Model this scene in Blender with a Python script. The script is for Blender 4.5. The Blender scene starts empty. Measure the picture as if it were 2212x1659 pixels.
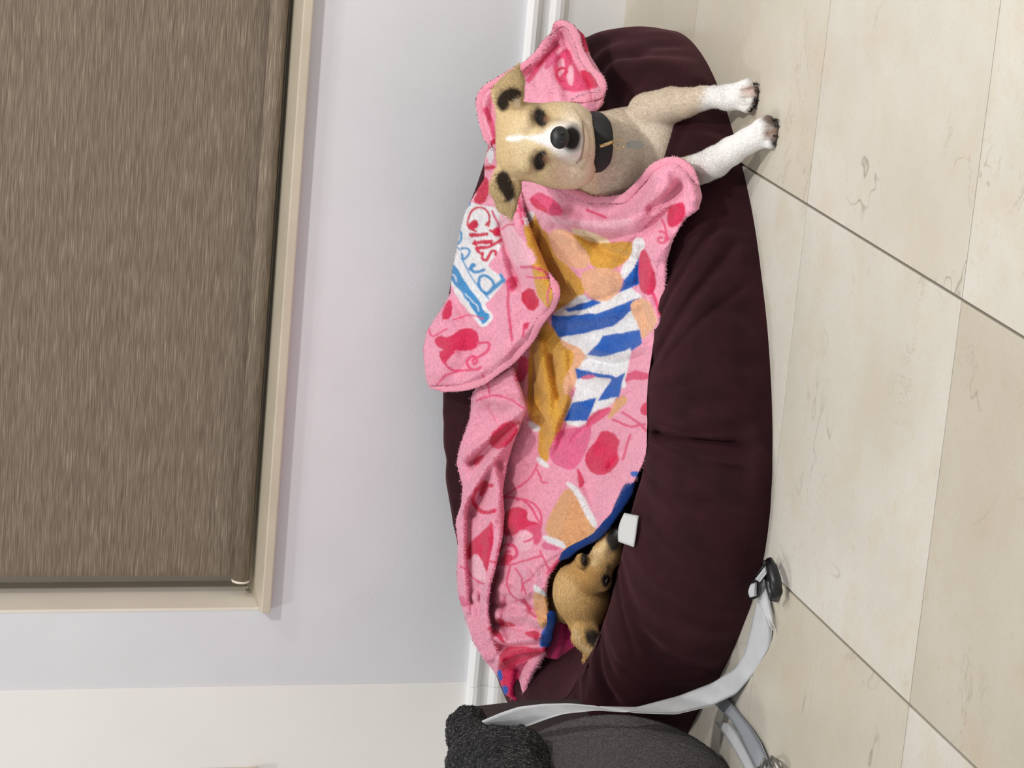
import bpy, bmesh, math, random
import numpy as np
from mathutils import Vector, Matrix
random.seed(7); rng = np.random.default_rng(7)
scene = bpy.context.scene
COL = scene.collection

# ------------------------------------------------------------------ camera
# world: X along the wall, Y into the wall (wall face at Y=0), Z up, floor Z=0.
# The photograph is turned on its side, so the camera is rolled a quarter turn.
FPX = 6563.76
CAM = np.array([1.2, -4.6282, 1.55])
yaw, pitch, roll = np.radians([-15.801395, 16.465238, 0.605181])
fw = np.array([math.sin(yaw) * math.cos(pitch), math.cos(yaw) * math.cos(pitch), -math.sin(pitch)])
r_ = np.cross(fw, [0, 0, 1]); r_ /= np.linalg.norm(r_); u_ = np.cross(r_, fw)
AR = math.cos(roll) * r_ + math.sin(roll) * u_      # to the right when upright
AU = -math.sin(roll) * r_ + math.cos(roll) * u_     # up when upright
AB = -fw                                            # towards the camera
cd = bpy.data.cameras.new('camera'); cam = bpy.data.objects.new('camera', cd); COL.objects.link(cam)
M = Matrix.Identity(4)
for i in range(3):
    M[i][0] = -AU[i]; M[i][1] = AR[i]; M[i][2] = AB[i]; M[i][3] = CAM[i]
cam.matrix_world = M
cd.sensor_fit = 'HORIZONTAL'; cd.sensor_width = 36.0; cd.lens = 36.0 * FPX / 2212.0
cd.clip_start = 0.05; cd.clip_end = 60
scene.camera = cam

# ------------------------------------------------------------------ world, lamps, exposure
world = bpy.data.worlds.new('world'); scene.world = world; world.use_nodes = True
bg = world.node_tree.nodes['Background']; bg.inputs[0].default_value = (0.97, 0.98, 1.0, 1); bg.inputs[1].default_value = 0.46
def lamp(name, loc, power, size, col=(1, 0.965, 0.915), target=None):
    d = bpy.data.lights.new(name, 'AREA'); d.shape = 'DISK'; d.size = size; d.energy = power; d.color = col
    o = bpy.data.objects.new(name, d); COL.objects.link(o); o.location = loc
    t = Vector(target) if target else Vector((loc[0], loc[1], 0))
    o.rotation_euler = (t - Vector(loc)).to_track_quat('-Z', 'Y').to_euler()
    return o
lamp('ceiling_downlight', (1.45, -2.0, 2.75), 46, 0.20)
lamp('ceiling_downlight', (-1.15, -1.15, 2.75), 11, 0.20)
lamp('ceiling_downlight', (1.9, -0.9, 2.75), 16, 0.22, (1, 0.96, 0.91))
scene.view_settings.view_transform = 'Standard'; scene.view_settings.look = 'None'
scene.view_settings.gamma = 1.0; scene.view_settings.use_curve_mapping = False
scene.view_settings.exposure = 0.30

# ------------------------------------------------------------------ photo <-> world helpers
def rays(x, y):
    x = np.asarray(x, float); y = np.asarray(y, float)
    a = (829.5 - y) / FPX; b = -(x - 1106.0) / FPX
    return a[..., None] * AR + b[..., None] * AU - AB
def P(x, y, Y):                       # the point seen at photo pixel (x, y) that stands at depth Y
    d = rays(x, y); t = (np.asarray(Y, float) - CAM[1]) / d[..., 1]
    return CAM + d * t[..., None]
def Pz(x, y, z):                      # same, at height z
    d = rays(x, y); t = (z - CAM[2]) / d[..., 2]
    return CAM + d * t[..., None]
def proj(p):
    q = np.asarray(p, float) - CAM; dep = q @ fw
    return 1106.0 - (q @ AU) / dep * FPX, 829.5 - (q @ AR) / dep * FPX
SC = 1490.0                           # photo pixels per metre around the bed

# ------------------------------------------------------------------ object helpers
def lin(c):
    c = np.asarray(c, float) / 255.0
    return np.where(c <= 0.04045, c / 12.92, ((c + 0.055) / 1.055) ** 2.4)
def L4(*c): return tuple(float(v) for v in lin(c)) + (1.0,)
def empty(name, loc=(0, 0, 0)):
    o = bpy.data.objects.new(name, None); COL.objects.link(o); o.location = loc; o.empty_display_size = 0.05
    return o
def link(name, me, mat=None, parent=None, smooth=True):
    o = bpy.data.objects.new(name, me); COL.objects.link(o)
    if mat: me.materials.append(mat)
    if smooth and len(me.polygons): me.polygons.foreach_set('use_smooth', [True] * len(me.polygons))
    if parent:
        o.parent = parent; o.matrix_parent_inverse = Matrix.Translation(parent.location).inverted()
    return o
def tag(o, label=None, cat=None, group=None, kind=None):
    if label: o['label'] = label
    if cat: o['category'] = cat
    if group: o['group'] = group
    if kind: o['kind'] = kind
    return o
def mesh(name, v, f):
    me = bpy.data.meshes.new(name); me.from_pydata([tuple(map(float, p)) for p in v], [], [tuple(map(int, q)) for q in f]); me.update()
    return me
def fastmesh(name, v, f):             # all-quad faces from numpy arrays
    me = bpy.data.meshes.new(name); v = np.ascontiguousarray(v, dtype=np.float32); f = np.ascontiguousarray(f, dtype=np.int32)
    me.vertices.add(len(v)); me.vertices.foreach_set('co', v.ravel())
    me.loops.add(f.size); me.loops.foreach_set('vertex_index', f.ravel())
    me.polygons.add(len(f)); me.polygons.foreach_set('loop_start', np.arange(0, f.size, 4, dtype=np.int32))
    me.update(calc_edges=True); me.validate()
    return me
def setcol(me, rgb):                  # linear rgb per vertex
    a = me.color_attributes.new('Col', 'FLOAT_COLOR', 'POINT')
    c = np.ones((len(me.vertices), 4), np.float32); c[:, :3] = rgb; a.data.foreach_set('color', c.ravel())
def bm_mesh(name, bm):
    me = bpy.data.meshes.new(name); bm.normal_update(); bm.to_mesh(me); bm.free(); return me
def box(bm, x0, x1, y0, y1, z0, z1, bev=0.0):
    r = bmesh.ops.create_cube(bm, size=1.0); vs = r['verts']
    bmesh.ops.scale(bm, vec=(x1 - x0, y1 - y0, z1 - z0), verts=vs)
    bmesh.ops.translate(bm, vec=((x0 + x1) / 2, (y0 + y1) / 2, (z0 + z1) / 2), verts=vs)
    if bev:
        es = list({e for v in vs for e in v.link_edges}); bmesh.ops.bevel(bm, geom=es, offset=bev, segments=2, affect='EDGES', profile=0.6)
def boxes(name, bs, mat, parent=None, bev=0.0, smooth=False):
    bm = bmesh.new()
    for b in bs: box(bm, *b, bev=bev)
    return link(name, bm_mesh(name, bm), mat, parent, smooth)
def resample(pts, n, closed=False):
    p = np.asarray(pts, float)
    if closed: p = np.vstack([p, p[:1]])
    s = np.r_[0, np.cumsum(np.linalg.norm(np.diff(p[:, :3] if p.shape[1] > 2 else p, axis=0), axis=1))]
    t = np.linspace(0, s[-1], n, endpoint=not closed)
    return np.stack([np.interp(t, s, p[:, k]) for k in range(p.shape[1])], 1)
def smooth_poly(pts, n, it=6, closed=False):
    q = resample(pts, n, closed)
    for _ in range(it):
        if closed: q = 0.25 * np.roll(q, 1, 0) + 0.5 * q + 0.25 * np.roll(q, -1, 0)
        else: q[1:-1] = 0.25 * q[:-2] + 0.5 * q[1:-1] + 0.25 * q[2:]
    return q
def tube(pts, rad, seg=10, closed=False, flat=1.0, flat_dir=None, cap=True):
    p = np.asarray(pts, float); n = len(p); rad = np.broadcast_to(np.asarray(rad, float), (n,))
    tg = np.roll(p, -1, 0) - np.roll(p, 1, 0) if closed else np.gradient(p, axis=0)
    tg /= np.linalg.norm(tg, axis=1)[:, None] + 1e-12
    ref = np.array(flat_dir if flat_dir is not None else AB, float)
    V = []
    for i in range(n):
        a = np.cross(tg[i], ref); a /= np.linalg.norm(a) + 1e-9; b = np.cross(a, tg[i])
        for k in range(seg):
            w = 2 * math.pi * k / seg
            V.append(p[i] + rad[i] * (math.cos(w) * a + flat * math.sin(w) * b))
    F = []
    for i in range(n if closed else n - 1):
        j = (i + 1) % n
        for k in range(seg):
            l = (k + 1) % seg; F.append((i * seg + k, j * seg + k, j * seg + l, i * seg + l))
    if cap and not closed:
        F.append(tuple(range(seg))); F.append(tuple((n - 1) * seg + k for k in range(seg))[::-1])
    return V, F
def trimesh(name, v, f, nrm=None):
    me = bpy.data.meshes.new(name); v = np.ascontiguousarray(v, dtype=np.float32); f = np.ascontiguousarray(f, dtype=np.int32)
    me.vertices.add(len(v)); me.vertices.foreach_set('co', v.ravel())
    me.loops.add(f.size); me.loops.foreach_set('vertex_index', f.ravel())
    me.polygons.add(len(f)); me.polygons.foreach_set('loop_start', np.arange(0, f.size, 3, dtype=np.int32))
    me.update(calc_edges=True)
    if nrm is not None:
        me.polygons.foreach_set('use_smooth', [True] * len(f)); me.normals_split_custom_set_from_vertices(nrm.tolist())
    return me
def normals(me):
    a = np.zeros(len(me.vertices) * 3, np.float32); me.vertex_normals.foreach_get('vector', a); return a.reshape(-1, 3).astype(float)
def fibres(name, W, N, C, n, length, width, mat, parent, flow=None, lift=0.5, wild=0.35, seed=0, mask=None, jitter=0.0015, var=0.16, lenf=None):
    g = np.random.default_rng(seed); pool = np.arange(len(W)) if mask is None else np.flatnonzero(mask)
    k = pool[g.integers(0, len(pool), n)]; nn = N[k]; p = W[k] + g.normal(size=(n, 3)) * jitter
    p = p - nn * ((p - W[k]) * nn).sum(1)[:, None]
    f = g.normal(size=(n, 3)) if flow is None else (flow(W[k]) if callable(flow) else np.broadcast_to(np.asarray(flow, float), (n, 3)))
    f = f + g.normal(size=(n, 3)) * wild; f = f - nn * (f * nn).sum(1)[:, None]; f /= np.linalg.norm(f, axis=1)[:, None] + 1e-9
    d = f * math.cos(lift) + nn * math.sin(lift); sd = np.cross(d, nn); sd /= np.linalg.norm(sd, axis=1)[:, None] + 1e-9
    Ls = length * g.uniform(.6, 1.25, n)[:, None] * (1.0 if lenf is None else lenf[k][:, None]); p0 = p - nn * .0006
    sd = sd * np.where((np.cross(sd, d) @ AB) < 0, -1.0, 1.0)[:, None]
    V = np.stack([p0 - sd * width / 2, p0 + sd * width / 2, p0 + d * Ls], 1).reshape(-1, 3)
    me = trimesh(name, V, np.arange(3 * n).reshape(n, 3), np.repeat(nn, 3, 0))
    c = np.clip(C[k] * (1 + g.normal(size=(n, 1)) * var), 0, 1); setcol(me, np.repeat(c, 3, 0))
    o = link(name, me, mat, parent, smooth=False); o['kind'] = 'stuff'; return o
def vnoise(x, y, z=0.0, f=1.0, seed=0, n=9):      # cheap smooth noise from sines, about -1..1
    g = np.random.default_rng(seed); s = 0
    for _ in range(n):
        k = g.normal(size=3) * f; s = s + np.sin(k[0] * x + k[1] * y + k[2] * z + g.uniform(0, 6.28))
    return s / math.sqrt(n) * 0.8
def sstep(a, b, x):
    t = np.clip((x - a) / (b - a), 0, 1); return t * t * (3 - 2 * t)

# ------------------------------------------------------------------ materials
MATS = {}
def material(name, base=(200, 200, 200), rough=0.6, attr=False, metal=0.0, sheen=0.0, sheen_tint=None, bump=None, mottle=None, spec=0.5, coat=0.0, sheen_rough=0.4):
    m = bpy.data.materials.new(name); m.use_nodes = True; nt = m.node_tree; N = nt.nodes; K = nt.links
    b = N['Principled BSDF']; b.inputs['Roughness'].default_value = rough; b.inputs['Metallic'].default_value = metal
    b.inputs['Specular IOR Level'].default_value = spec
    b.inputs['Base Color'].default_value = L4(*base)
    if sheen:
        b.inputs['Sheen Weight'].default_value = sheen; b.inputs['Sheen Roughness'].default_value = sheen_rough
        if sheen_tint: b.inputs['Sheen Tint'].default_value = L4(*sheen_tint)
    if coat: b.inputs['Coat Weight'].default_value = coat
    tc = N.new('ShaderNodeTexCoord')
    src = None
    if attr:
        a = N.new('ShaderNodeVertexColor'); a.layer_name = 'Col'; src = a.outputs['Color']
    if mottle:                      # (scale, amount, stretch xyz)
        sc, am, st = mottle
        mp = N.new('ShaderNodeMapping'); mp.inputs['Scale'].default_value = st; K.new(tc.outputs['Object'], mp.inputs[0])
        nz = N.new('ShaderNodeTexNoise'); nz.inputs['Scale'].default_value = sc; nz.inputs['Detail'].default_value = 5
        K.new(mp.outputs[0], nz.inputs['Vector'])
        rm = N.new('ShaderNodeMapRange'); rm.inputs[1].default_value = 0.3; rm.inputs[2].default_value = 0.7
        rm.inputs[3].default_value = 1 - am; rm.inputs[4].default_value = 1 + am; K.new(nz.outputs['Fac'], rm.inputs[0])
        mx = N.new('ShaderNodeVectorMath'); mx.operation = 'MULTIPLY'
        if src: K.new(src, mx.inputs[0])
        else: mx.inputs[0].default_value = L4(*base)[:3]
        K.new(rm.outputs[0], mx.inputs[1]); src = mx.outputs[0]
    if src: K.new(src, b.inputs['Base Color'])
    if bump:                        # (scale, strength, distance, stretch)
        sc, stg, dist, st = bump
        mp = N.new('ShaderNodeMapping'); mp.inputs['Scale'].default_value = st; K.new(tc.outputs['Object'], mp.inputs[0])
        nz = N.new('ShaderNodeTexNoise'); nz.inputs['Scale'].default_value = sc; nz.inputs['Detail'].default_value = 3
        K.new(mp.outputs[0], nz.inputs['Vector'])
        bp = N.new('ShaderNodeBump'); bp.inputs['Strength'].default_value = stg; bp.inputs['Distance'].default_value = dist
        K.new(nz.outputs['Fac'], bp.inputs['Height']); K.new(bp.outputs[0], b.inputs['Normal'])
    MATS[name] = m; return m
ONE = (1, 1, 1)
M_wall = material('wall_paint_grey', (230, 231, 235), 0.75, mottle=(9, 0.02, ONE), bump=(160, 0.12, 0.002, ONE), spec=0.3)
M_wall2 = material('wall_paint_warm', (250, 248, 245), 0.75, mottle=(9, 0.015, ONE), bump=(160, 0.12, 0.002, ONE), spec=0.3)
M_trim = material('trim_gloss_white', (240, 240, 240), 0.28, bump=(30, 0.1, 0.002, ONE))
M_sill = material('sill_marble', (208, 198, 178), 0.3, mottle=(14, 0.05, ONE))
M_jamb = material('jamb_plaster', (238, 230, 216), 0.7, mottle=(10, 0.03, ONE))
M_glass = material('window_glass', (40, 45, 50), 0.05)
M_frame = material('window_frame_metal', (110, 105, 100), 0.4)
M_grout = material('grout', (112, 104, 92), 0.9)
M_vel = material('burgundy_velvet', (42, 16, 21), 0.85, attr=False, sheen=0.24, sheen_tint=(170, 108, 120), sheen_rough=0.55, mottle=(22, 0.3, ONE), bump=(420, 0.25, 0.002, ONE), spec=0.15)
M_towel = material('printed_plush_towel', (235, 150, 175), 0.95, attr=True, sheen=0.25, sheen_rough=0.5, mottle=(170, 0.12, ONE), bump=(600, 0.35, 0.003, ONE), spec=0.08)
M_hem = material('towel_hem', (240, 160, 182), 0.95, sheen=0.25, mottle=(300, 0.08, ONE), bump=(500, 0.5, 0.003, ONE), spec=0.08)
M_fur = material('short_fur', (210, 180, 140), 0.85, attr=True, sheen=0.15, mottle=(260, 0.09, (1, 1, 1)), bump=(330, 0.5, 0.003, (1, 1, 1)), spec=0.12)
M_fibre = material('soft_fibre', (210, 180, 140), 0.9, attr=True, spec=0.1)
M_nose = material('wet_nose', (26, 26, 27), 0.42, bump=(500, 0.5, 0.001, ONE))
M_eye = material('eye_gloss', (22, 14, 10), 0.08)
M_black = material('black_webbing', (24, 24, 25), 0.7, bump=(600, 0.4, 0.001, ONE))
M_plastic = material('black_plastic', (18, 18, 19), 0.35)
M_gold = material('brass_ring', (205, 180, 130), 0.3, metal=1.0)
M_silver = material('steel_tag', (150, 147, 140), 0.42, metal=0.8)
M_label = material('white_label', (204, 205, 205), 0.7, bump=(500, 0.2, 0.001, ONE))
M_sherpa = material('charcoal_sherpa', (48, 47, 48), 0.95, sheen=0.25, mottle=(160, 0.35, ONE), bump=(170, 1.0, 0.012, ONE), spec=0.1)
M_fleece = material('grey_fleece', (84, 79, 80), 0.95, sheen=0.2, mottle=(230, 0.22, ONE), bump=(240, 0.8, 0.007, ONE), spec=0.1)
M_lining = material('dark_brown_lining', (58, 48, 48), 0.9, bump=(300, 0.3, 0.002, ONE))
M_strap = material('grey_webbing', (196, 198, 201), 0.8, bump=(700, 0.4, 0.001, (1, 1, 1)), mottle=(60, 0.04, ONE))

def marble():
    m = bpy.data.materials.new('cream_marble'); m.use_nodes = True; nt = m.node_tree; N = nt.nodes; K = nt.links
    b = N['Principled BSDF']; b.inputs['Roughness'].default_value = 0.32; b.inputs['Specular IOR Level'].default_value = 0.35
    tc = N.new('ShaderNodeTexCoord'); oi = N.new('ShaderNodeObjectInfo')
    off = N.new('ShaderNodeVectorMath'); off.operation = 'SCALE'; off.inputs[0].default_value = (17.3, 9.1, 3.7); K.new(oi.outputs['Random'], off.inputs['Scale'])
    ad = N.new('ShaderNodeVectorMath'); K.new(tc.outputs['Object'], ad.inputs[0]); K.new(off.outputs[0], ad.inputs[1])
    def noise(scale, detail, vec, dist=0.0, rough=0.55):
        n = N.new('ShaderNodeTexNoise'); n.inputs['Scale'].default_value = scale; n.inputs['Detail'].default_value = detail
        n.inputs['Distortion'].default_value = dist; n.inputs['Roughness'].default_value = rough; K.new(vec, n.inputs['Vector']); return n
    mp = N.new('ShaderNodeMapping'); mp.inputs['Scale'].default_value = (1.0, 1.15, 1); K.new(ad.outputs[0], mp.inputs[0])
    cl = noise(3.2, 6, mp.outputs[0])
    ramp = N.new('ShaderNodeValToRGB'); e = ramp.color_ramp.elements
    e[0].position = 0.3; e[0].color = L4(196, 190, 177); e[1].position = 0.72; e[1].color = L4(212, 208, 199)
    K.new(cl.outputs['Fac'], ramp.inputs[0])
    fine = noise(60, 5, ad.outputs[0], 0.4, 0.7)
    def vein(scale, width, vec, dist, seedoff, detail=4.0):
        o2 = N.new('ShaderNodeVectorMath'); o2.inputs[1].default_value = seedoff; K.new(vec, o2.inputs[0])
        n = noise(scale, detail, o2.outputs[0], dist, 0.62)
        s = N.new('ShaderNodeMath'); s.operation = 'SUBTRACT'; s.inputs[1].default_value = 0.5; K.new(n.outputs['Fac'], s.inputs[0])
        a = N.new('ShaderNodeMath'); a.operation = 'ABSOLUTE'; K.new(s.outputs[0], a.inputs[0])
        r = N.new('ShaderNodeMapRange'); r.inputs[1].default_value = 0.0; r.inputs[2].default_value = width; r.inputs[3].default_value = 1; r.inputs[4].default_value = 0
        K.new(a.outputs[0], r.inputs[0])
        g = noise(5.0, 2, o2.outputs[0]); gr = N.new('ShaderNodeMapRange'); gr.inputs[1].default_value = 0.53; gr.inputs[2].default_value = 0.68; K.new(g.outputs['Fac'], gr.inputs[0])
        mu = N.new('ShaderNodeMath'); mu.operation = 'MULTIPLY'; K.new(r.outputs[0], mu.inputs[0]); K.new(gr.outputs[0], mu.inputs[1]); return mu
    mp2 = N.new('ShaderNodeMapping'); mp2.inputs['Scale'].default_value = (0.9, 1.25, 1); mp2.inputs['Rotation'].default_value = (0, 0, 0.35); K.new(ad.outputs[0], mp2.inputs[0])
    v1 = vein(3.4, 0.006, mp2.outputs[0], 0.5, (0, 0, 0)); v2 = vein(6.5, 0.008, mp2.outputs[0], 0.8, (5, 2, 1), 6.0)
    def mixc(fac, c1, c2, amt=1.0):
        mx = N.new('ShaderNodeMix'); mx.data_type = 'RGBA'
        f = N.new('ShaderNodeMath'); f.operation = 'MULTIPLY'; f.inputs[1].default_value = amt; K.new(fac, f.inputs[0]); K.new(f.outputs[0], mx.inputs['Factor'])
        K.new(c1, mx.inputs['A']); mx.inputs['B'].default_value = c2; return mx.outputs['Result']
    fr = N.new('ShaderNodeMapRange'); fr.inputs[1].default_value = 0.58; fr.inputs[2].default_value = 0.72; K.new(fine.outputs['Fac'], fr.inputs[0])
    c = mixc(fr.outputs[0], ramp.outputs[0], L4(196, 184, 160), 0.55)
    fine2 = noise(210, 4, ad.outputs[0], 0.2, 0.7); fr2 = N.new('ShaderNodeMapRange'); fr2.inputs[1].default_value = 0.52; fr2.inputs[2].default_value = 0.72; K.new(fine2.outputs['Fac'], fr2.inputs[0]); c = mixc(fr2.outputs[0], c, L4(186, 174, 152), 0.4)
    big = noise(9, 5, ad.outputs[0], 0.3, 0.65); fb_ = N.new('ShaderNodeMapRange'); fb_.inputs[1].default_value = 0.5; fb_.inputs[2].default_value = 0.72; K.new(big.outputs['Fac'], fb_.inputs[0]); c = mixc(fb_.outputs[0], c, L4(200, 184, 158), 0.45)
    c = mixc(v1.outputs[0], c, L4(120, 105, 85), 0.6); c = mixc(v2.outputs[0], c, L4(140, 122, 96), 0.4)
    mul = N.new('ShaderNodeMix'); mul.data_type = 'RGBA'; mul.blend_type = 'MULTIPLY'; mul.inputs['Factor'].default_value = 1
    K.new(c, mul.inputs['A']); K.new(oi.outputs['Color'], mul.inputs['B']); K.new(mul.outputs['Result'], b.inputs['Base Color'])
    bp = N.new('ShaderNodeBump'); bp.inputs['Strength'].default_value = 0.05; bp.inputs['Distance'].default_value = 0.002
    K.new(fine.outputs['Fac'], bp.inputs['Height']); K.new(bp.outputs[0], b.inputs['Normal'])
    return m
M_marble = marble()

def shade_mat():
    m = bpy.data.materials.new('woven_shade'); m.use_nodes = True; nt = m.node_tree; N = nt.nodes; K = nt.links
    b = N['Principled BSDF']; b.inputs['Roughness'].default_value = 0.85; b.inputs['Specular IOR Level'].default_value = 0.15
    tc = N.new('ShaderNodeTexCoord')
    def nz(scale, st, detail=2):
        mp = N.new('ShaderNodeMapping'); mp.inputs['Scale'].default_value = st; K.new(tc.outputs['Object'], mp.inputs[0])
        n = N.new('ShaderNodeTexNoise'); n.inputs['Scale'].default_value = scale; n.inputs['Detail'].default_value = detail; K.new(mp.outputs[0], n.inputs['Vector']); return n
    a = nz(26, (1, 1, 24), 4); c = nz(17, (1.0, 1, 40), 1); d = nz(3, ONE, 2)
    ramp = N.new('ShaderNodeValToRGB'); e = ramp.color_ramp.elements
    e[0].position = 0.28; e[0].color = L4(110, 97, 84); e[1].position = 0.72; e[1].color = L4(150, 137, 121)
    e2 = ramp.color_ramp.elements.new(0.5); e2.color = L4(129, 116, 102)
    K.new(a.outputs['Fac'], ramp.inputs[0])
    rr = N.new('ShaderNodeMapRange'); rr.inputs[1].default_value = 0.61; rr.inputs[2].default_value = 0.68; K.new(c.outputs['Fac'], rr.inputs[0])
    mx = N.new('ShaderNodeMix'); mx.data_type = 'RGBA'; mx.inputs['B'].default_value = L4(196, 180, 160)
    f = N.new('ShaderNodeMath'); f.operation = 'MULTIPLY'; f.inputs[1].default_value = 0.38; K.new(rr.outputs[0], f.inputs[0]); K.new(f.outputs[0], mx.inputs['Factor'])
    K.new(ramp.outputs[0], mx.inputs['A']); K.new(mx.outputs['Result'], b.inputs['Base Color'])
    bp = N.new('ShaderNodeBump'); bp.inputs['Strength'].default_value = 0.4; bp.inputs['Distance'].default_value = 0.002
    K.new(a.outputs['Fac'], bp.inputs['Height']); K.new(bp.outputs[0], b.inputs['Normal'])
    return m
M_shade = shade_mat()

# ------------------------------------------------------------------ floor with marble tiles
floor = boxes('floor', [(-3.4, 2.8, -3.6, 0.02, -0.05, -0.004)], M_grout)
tag(floor, kind='structure')
PX, PY = 0.5205, 0.5170
X0, Y0 = 0.392, -0.347
tile_meshes = {}
def tile_mesh(w, d):
    k = (round(w, 4), round(d, 4))
    if k not in tile_meshes:
        bm = bmesh.new(); box(bm, 0, w, 0, d, -0.008, 0.0, bev=0.0012); tile_meshes[k] = bm_mesh('tile', bm); tile_meshes[k].materials.append(M_marble)
    return tile_meshes[k]
gap = 0.0026
for j in range(0, 6):
    ya, yb = (Y0, 0.0) if j == 0 else (Y0 - j * PY, Y0 - (j - 1) * PY)
    for i in range(-6, 5):
        xa = X0 + (i - 1) * PX
        o = bpy.data.objects.new('tile', tile_mesh(PX - 0.0036, yb - ya - 0.0014)); COL.objects.link(o)
        o.location = (xa + 0.0018, ya + 0.0007, 0); o.parent = floor
        g = random.uniform(0.965, 1.0); t = (1.0, 1.0, 1.0)
        if (i, j) == (0, 3): t = (0.86, 0.83, 0.78)
        if (i, j) == (-1, 2): t = (0.93, 0.91, 0.87)
        if (i, j) in ((1, 1), (1, 0)): t = (0.98, 0.955, 0.91)
        o.color = (g * t[0], g * t[1], g * t[2], 1)

# ------------------------------------------------------------------ walls, windows, baseboard
XC = -0.635                                        # where the grey wall meets the warm white pier
WX0, WX1, WZ0, WZ1 = -0.500, 1.15, 0.512, 1.95     # opening of the shaded window
VX0, VX1 = -2.1, -0.778                            # opening of the neighbouring window
def wall_with_opening(name, x0, x1, yf, ox0, ox1, mat):
    return tag(boxes(name, [(x0, ox0, yf, 0.2, 0, 2.7), (ox1, x1, yf, 0.2, 0, 2.7), (ox0, ox1, yf, 0.2, 0, WZ0), (ox0, ox1, yf, 0.2, WZ1, 2.7)], mat), kind='structure')
wall_with_opening('wall_back', XC, 2.8, 0.0, WX0, WX1, M_wall)
wall_with_opening('wall_left', -3.4, XC, -0.003, VX0, VX1, M_wall2)
def window(n, x0, x1):
    w = empty('window_%d' % n, ((x0 + x1) / 2, 0.1, WZ0)); tag(w, kind='structure')
    boxes('sill', [(x0 - 0.0, x1, -0.021, 0.13, WZ0, WZ0 + 0.016)], M_sill, w, bev=0.0022)
    boxes('jamb', [(x0 - 0.001, x0 + 0.004, -0.001, 0.13, WZ0 + 0.016, WZ1)], M_jamb, w)
    boxes('jamb', [(x1 - 0.004, x1 + 0.001, -0.001, 0.13, WZ0 + 0.016, WZ1)], M_jamb, w)
    boxes('lintel', [(x0, x1, -0.001, 0.13, WZ1 - 0.004, WZ1 + 0.001)], M_jamb, w)
    f = 0.09
    boxes('window_frame', [(x0, x0 + f, 0.13, 0.17, WZ0, WZ1), (x1 - f, x1, 0.13, 0.17, WZ0, WZ1), (x0 + f, x1 - f, 0.13, 0.17, WZ0, WZ0 + f + 0.016), (x0 + f, x1 - f, 0.13, 0.17, WZ1 - f, WZ1)], M_jamb, w)
    boxes('pane', [(x0 + f, x1 - f, 0.145, 0.155, WZ0 + f, WZ1 - f)], M_glass, w)
    return w
window(1, WX0, WX1); window(2, VX0, VX1)
def roller_shade(x0, x1, zb, tilt, label, skew=0.0):
    s = empty('roller_shade', ((x0 + x1) / 2, 0.07, zb)); yb = 0.066
    top = WZ1 - 0.03
    n = 24; V = []; F = []
    for i in range(n + 1):
        t = i / n; z = zb + 0.022 + (top - zb - 0.022) * t
        for k, (yy) in enumerate((yb - 0.0006, yb + 0.0006)):
            V += [(x0 + skew * (top - z), yy, z + tilt * (x0 - x1) * 0), (x1, yy, z)]
    for i in range(n):
        a = i * 4; b = a + 4
        F += [(a, a + 1, b + 1, b), (a + 2, b + 2, b + 3, a + 3), (a, b, b + 2, a + 2), (a + 1, a + 3, b + 3, b + 1)]
    link('shade_fabric', mesh('shade_fabric', V, F), M_shade, s, smooth=False)
    r = 0.0145; xa = x0 + skew * (top - zb)
    yb -= 0.015
    p = np.array([[xa - 0.001, yb, zb + r], [x1, yb, zb + r]])
    v, f = tube(p, r, 20, flat_dir=(0, 1, 0)); link('bottom_bar', mesh('bottom_bar', v, f), M_shade, s)
    for xe in (xa - 0.0055, x1 + 0.0005):
        v, f = tube(np.array([[xe, yb, zb + r], [xe + 0.0035, yb, zb + r]]), r * 1.02, 20, flat_dir=(0, 1, 0))
        link('end_cap', mesh('end_cap', v, f), M_jamb, s)
    v, f = tube(np.array([[x0, yb + 0.03, top], [x1, yb + 0.03, top]]), 0.024, 20, flat_dir=(0, 1, 0)); link('roller', mesh('roller', v, f), M_shade, s)
    tag(s, label, 'window shade'); return s
roller_shade(-0.4635, WX1 - 0.03, 0.5365, 0.0, 'large brown woven roller shade covering the window above the dog bed', skew=0.0)
roller_shade(VX0 + 0.05, VX1 - 0.03, 0.5365, 0.0, 'brown woven roller shade of the neighbouring window beyond the pale pier')

def baseboard(name, x0, x1, yf):
    prof = [(0, 0), (-0.013, 0), (-0.013, 0.094), (-0.016, 0.099), (-0.0195, 0.104), (-0.021, 0.111), (-0.0195, 0.118), (-0.015, 0.122), (-0.0115, 0.126), (-0.0105, 0.132), (-0.012, 0.138), (-0.016, 0.142), (-0.0185, 0.147), (-0.0175, 0.154), (-0.012, 0.159), (0, 0.160)]
    V = [(x, yf + p[0], p[1]) for x in (x0, x1) for p in prof]; n = len(prof)
    F = [(i, (i + 1) % n, n + (i + 1) % n, n + i) for i in range(n)] + [tuple(range(n))[::-1], tuple(range(n, 2 * n))]
    o = link(name, mesh(name, V, F), M_trim, None, smooth=False); tag(o, kind='structure')
baseboard('baseboard_back', XC - 0.003, 2.8, 0.0)
baseboard('baseboard_left', -3.4, XC - 0.003, -0.003)

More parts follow.
